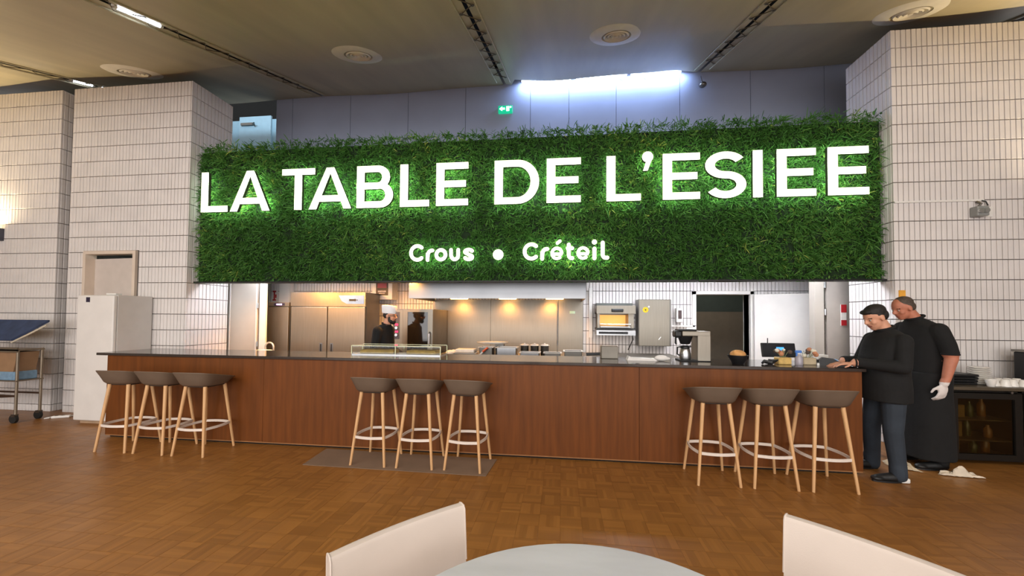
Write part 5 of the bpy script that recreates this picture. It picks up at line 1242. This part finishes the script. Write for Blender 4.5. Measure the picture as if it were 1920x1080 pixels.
def ruleB(p, g):
    if abs(p.y) < .12 and 1.50 < p.z < 1.66 and g in ('shirt', 'skin'): return 'skin' if p.z - 1.586 + .35 * (p.x - .0) > 0 else 'shirt'
    if g == 'skin' and 1.205 < p.z < 1.4: return 'shirt'
    if g == 'shirt' and abs(p.y) > .225 and 1.1 < p.z < 1.205: return 'skin'
    if p.y > .2 and p.z < 1.0 and g in ('glove', 'skin'): return 'glove' if p.z < .925 else 'skin'
    return g
f.build('body', t, {'shirt': BLKF, 'trouser': BLKF, 'skin': SKIN2, 'glove': GLOVE, 'lip': LIP}, rule=ruleB)
for sy in (1, -1):
    mb = MB(); mb.tube([(-.083 + .062 * math.cos(a), sy * .269 + .060 * math.sin(a), 1.207) for a in np.linspace(0, 2 * PI, 25)[:-1]], .008, 8, True)
    if sy > 0: obj('sleeve_hem', mb, BLKF, t, True)
eyes(w_, t); hair_mesh(t, w_, R, [((-.020, 0, .050), (.092, .079, .076)), ((-.050, 0, .0), (.060, .074, .066)), ((-.02, .068, .02), (.035, .012, .035)), ((-.02, -.068, .02), (.035, .012, .035))], HAIRG)
f = Fig(); f.loft([(-.06, 0, .10, .205, .235), (-.06, 0, .45, .195, .232), (-.07, 0, .80, .180, .212), (-.08, 0, 1.0, .184, .208)], 'k', e=2.6)
for k in range(9):
    a = 2 * PI * k / 9; f.capsule((-.06 + .19 * math.cos(a), .215 * math.sin(a), .11), (-.07 + .165 * math.cos(a), .195 * math.sin(a), .85), .022, .010, 'k')
f.build('apron', t, {'k': BLKF}, .009, 6)
mb = MB(); mb.tube([(.002 + .070 * math.cos(a), .073 * math.sin(a), 1.582 - .35 * .07 * math.cos(a)) for a in np.linspace(0, 2 * PI, 29)[:-1]], .013, 8, True); obj('collar', mb, BLKF, t, True)
shoes(t, [(-.14, .15, .15, False), (-.14, -.15, .15, False)])

# cook behind the display case
t = thing('person', 'bearded cook in a black jacket and white cap in the kitchen', 'person', (-2.66, 5.3, 0), 0)
f = Fig()
f.loft([(-.05, 0, .76, .140, .17), (-.05, 0, .95, .150, .185), (-.055, 0, 1.10, .150, .19), (-.06, 0, 1.25, .140, .20), (-.05, 0, 1.35, .115, .19), (-.035, 0, 1.405, .085, .13), (-.02, 0, 1.43, .062, .075)], 'shirt')
for sy in (1, -1):
    f.chain([(-.05, sy * .10, .85), (-.02, sy * .12, .46), (-.06, sy * .14, .07)], [.10, .074, .058], 'shirt')
f.chain([(-.05, .19, 1.335), (-.07, .245, 1.08), (.13, .19, .97)], [.072, .058, .042], 'shirt'); f.hand((.155, .18, .96), (.95, -.2, -.2), (0, 0, -1), 'skin', .5, 1, -1)
f.chain([(-.05, -.19, 1.335), (-.07, -.245, 1.08), (.13, -.19, .97)], [.072, .058, .042], 'shirt'); f.hand((.155, -.18, .96), (.95, .2, -.2), (0, 0, -1), 'skin', .5, 1, 1)
f.capsule((-.02, 0, 1.40), (.02, 0, 1.50), .058, .054, 'skin')
w_ = f.head((.042, 0, 1.560), math.radians(4), 'skin'); R = f.hR
def ruleC(p, g):
    if abs(p.y) < .12 and 1.37 < p.z < 1.50 and g in ('shirt', 'skin'): return 'skin' if p.z - 1.432 + .3 * (p.x + .012) > 0 else 'shirt'
    return g
f.build('body', t, {'shirt': BLKF, 'skin': SKIN, 'lip': LIP}, rule=ruleC)
fb = Fig()
for c_, r_ in (((.048, 0, -.088), (.050, .050, .036)), ((.090, 0, -.047), (.010, .026, .006)), ((.018, .055, -.045), (.022, .014, .050)), ((.018, -.055, -.045), (.022, .014, .050)), ((.036, .048, -.078), (.03, .016, .026)), ((.036, -.048, -.078), (.03, .016, .026)), ((.060, 0, -.108), (.03, .034, .022))): fb.ell(w_(c_), r_, 'beard', R)
fb.build('beard', t, {'beard': HAIRD}, .005, 3)
eyes(w_, t); hair_mesh(t, w_, R, [((-.035, 0, .01), (.072, .077, .062)), ((-.012, .070, .01), (.028, .012, .04)), ((-.012, -.070, .01), (.028, .012, .04))], HAIRD)
mb = MB(); n = 36; vs = []; fs = []
prof = [(.094, 1.598), (.096, 1.602), (.101, 1.64), (.106, 1.70), (.104, 1.715), (.06, 1.722), (.01, 1.719)]
for r, z in prof:
    for k in range(n): a = 2 * PI * k / n; rr = r * (1 + (.012 if k % 2 and r > .05 else 0)); vs.append((.030 + rr * 1.1 * math.cos(a), rr * .92 * math.sin(a), z + .02 * math.cos(a) * -.4))
for i in range(len(prof) - 1):
    for k in range(n): fs.append((i * n + k, i * n + (k + 1) % n, (i + 1) * n + (k + 1) % n, (i + 1) * n + k))
fs.append(tuple(range((len(prof) - 1) * n, len(prof) * n))); mb.add(vs, fs)
cp_ = obj('cook_cap', mb, mat('white_cap_cloth', (240, 240, 244), .8, var=.03), t, True)
mb = MB()
for sy in (-1, 1):
    mb.tube([w_((.097 + .0 * a, sy * .032 + .021 * math.cos(a), .0 + .016 * math.sin(a))) for a in np.linspace(0, 2 * PI, 14)[:-1]], .0028, 6, True)
    mb.tube([w_((.097, sy * .053, .004)), w_((.05, sy * .078, .006)), w_((-.01, sy * .084, .006))], .0026, 6)
mb.tube([w_((.099, -.011, .004)), w_((.101, .011, .004))], .0028, 6); obj('glasses', mb, BLACK, t, True)
mb = MB(); mb.tube([(-.012 + .063 * math.cos(a), .066 * math.sin(a), 1.432 - .3 * .063 * math.cos(a)) for a in np.linspace(0, 2 * PI, 29)[:-1]], .012, 8, True); obj('collar', mb, BLKF, t, True)
mb = MB(); mb.box(4.12, 4.19, YW - .012, YW, 1.83, 1.92); tag(obj('orange_sticker', mb, mat('orange_sticker', (236, 170, 60), .5), None), 'small orange tag on the corner of the right brick wall', 'sticker')
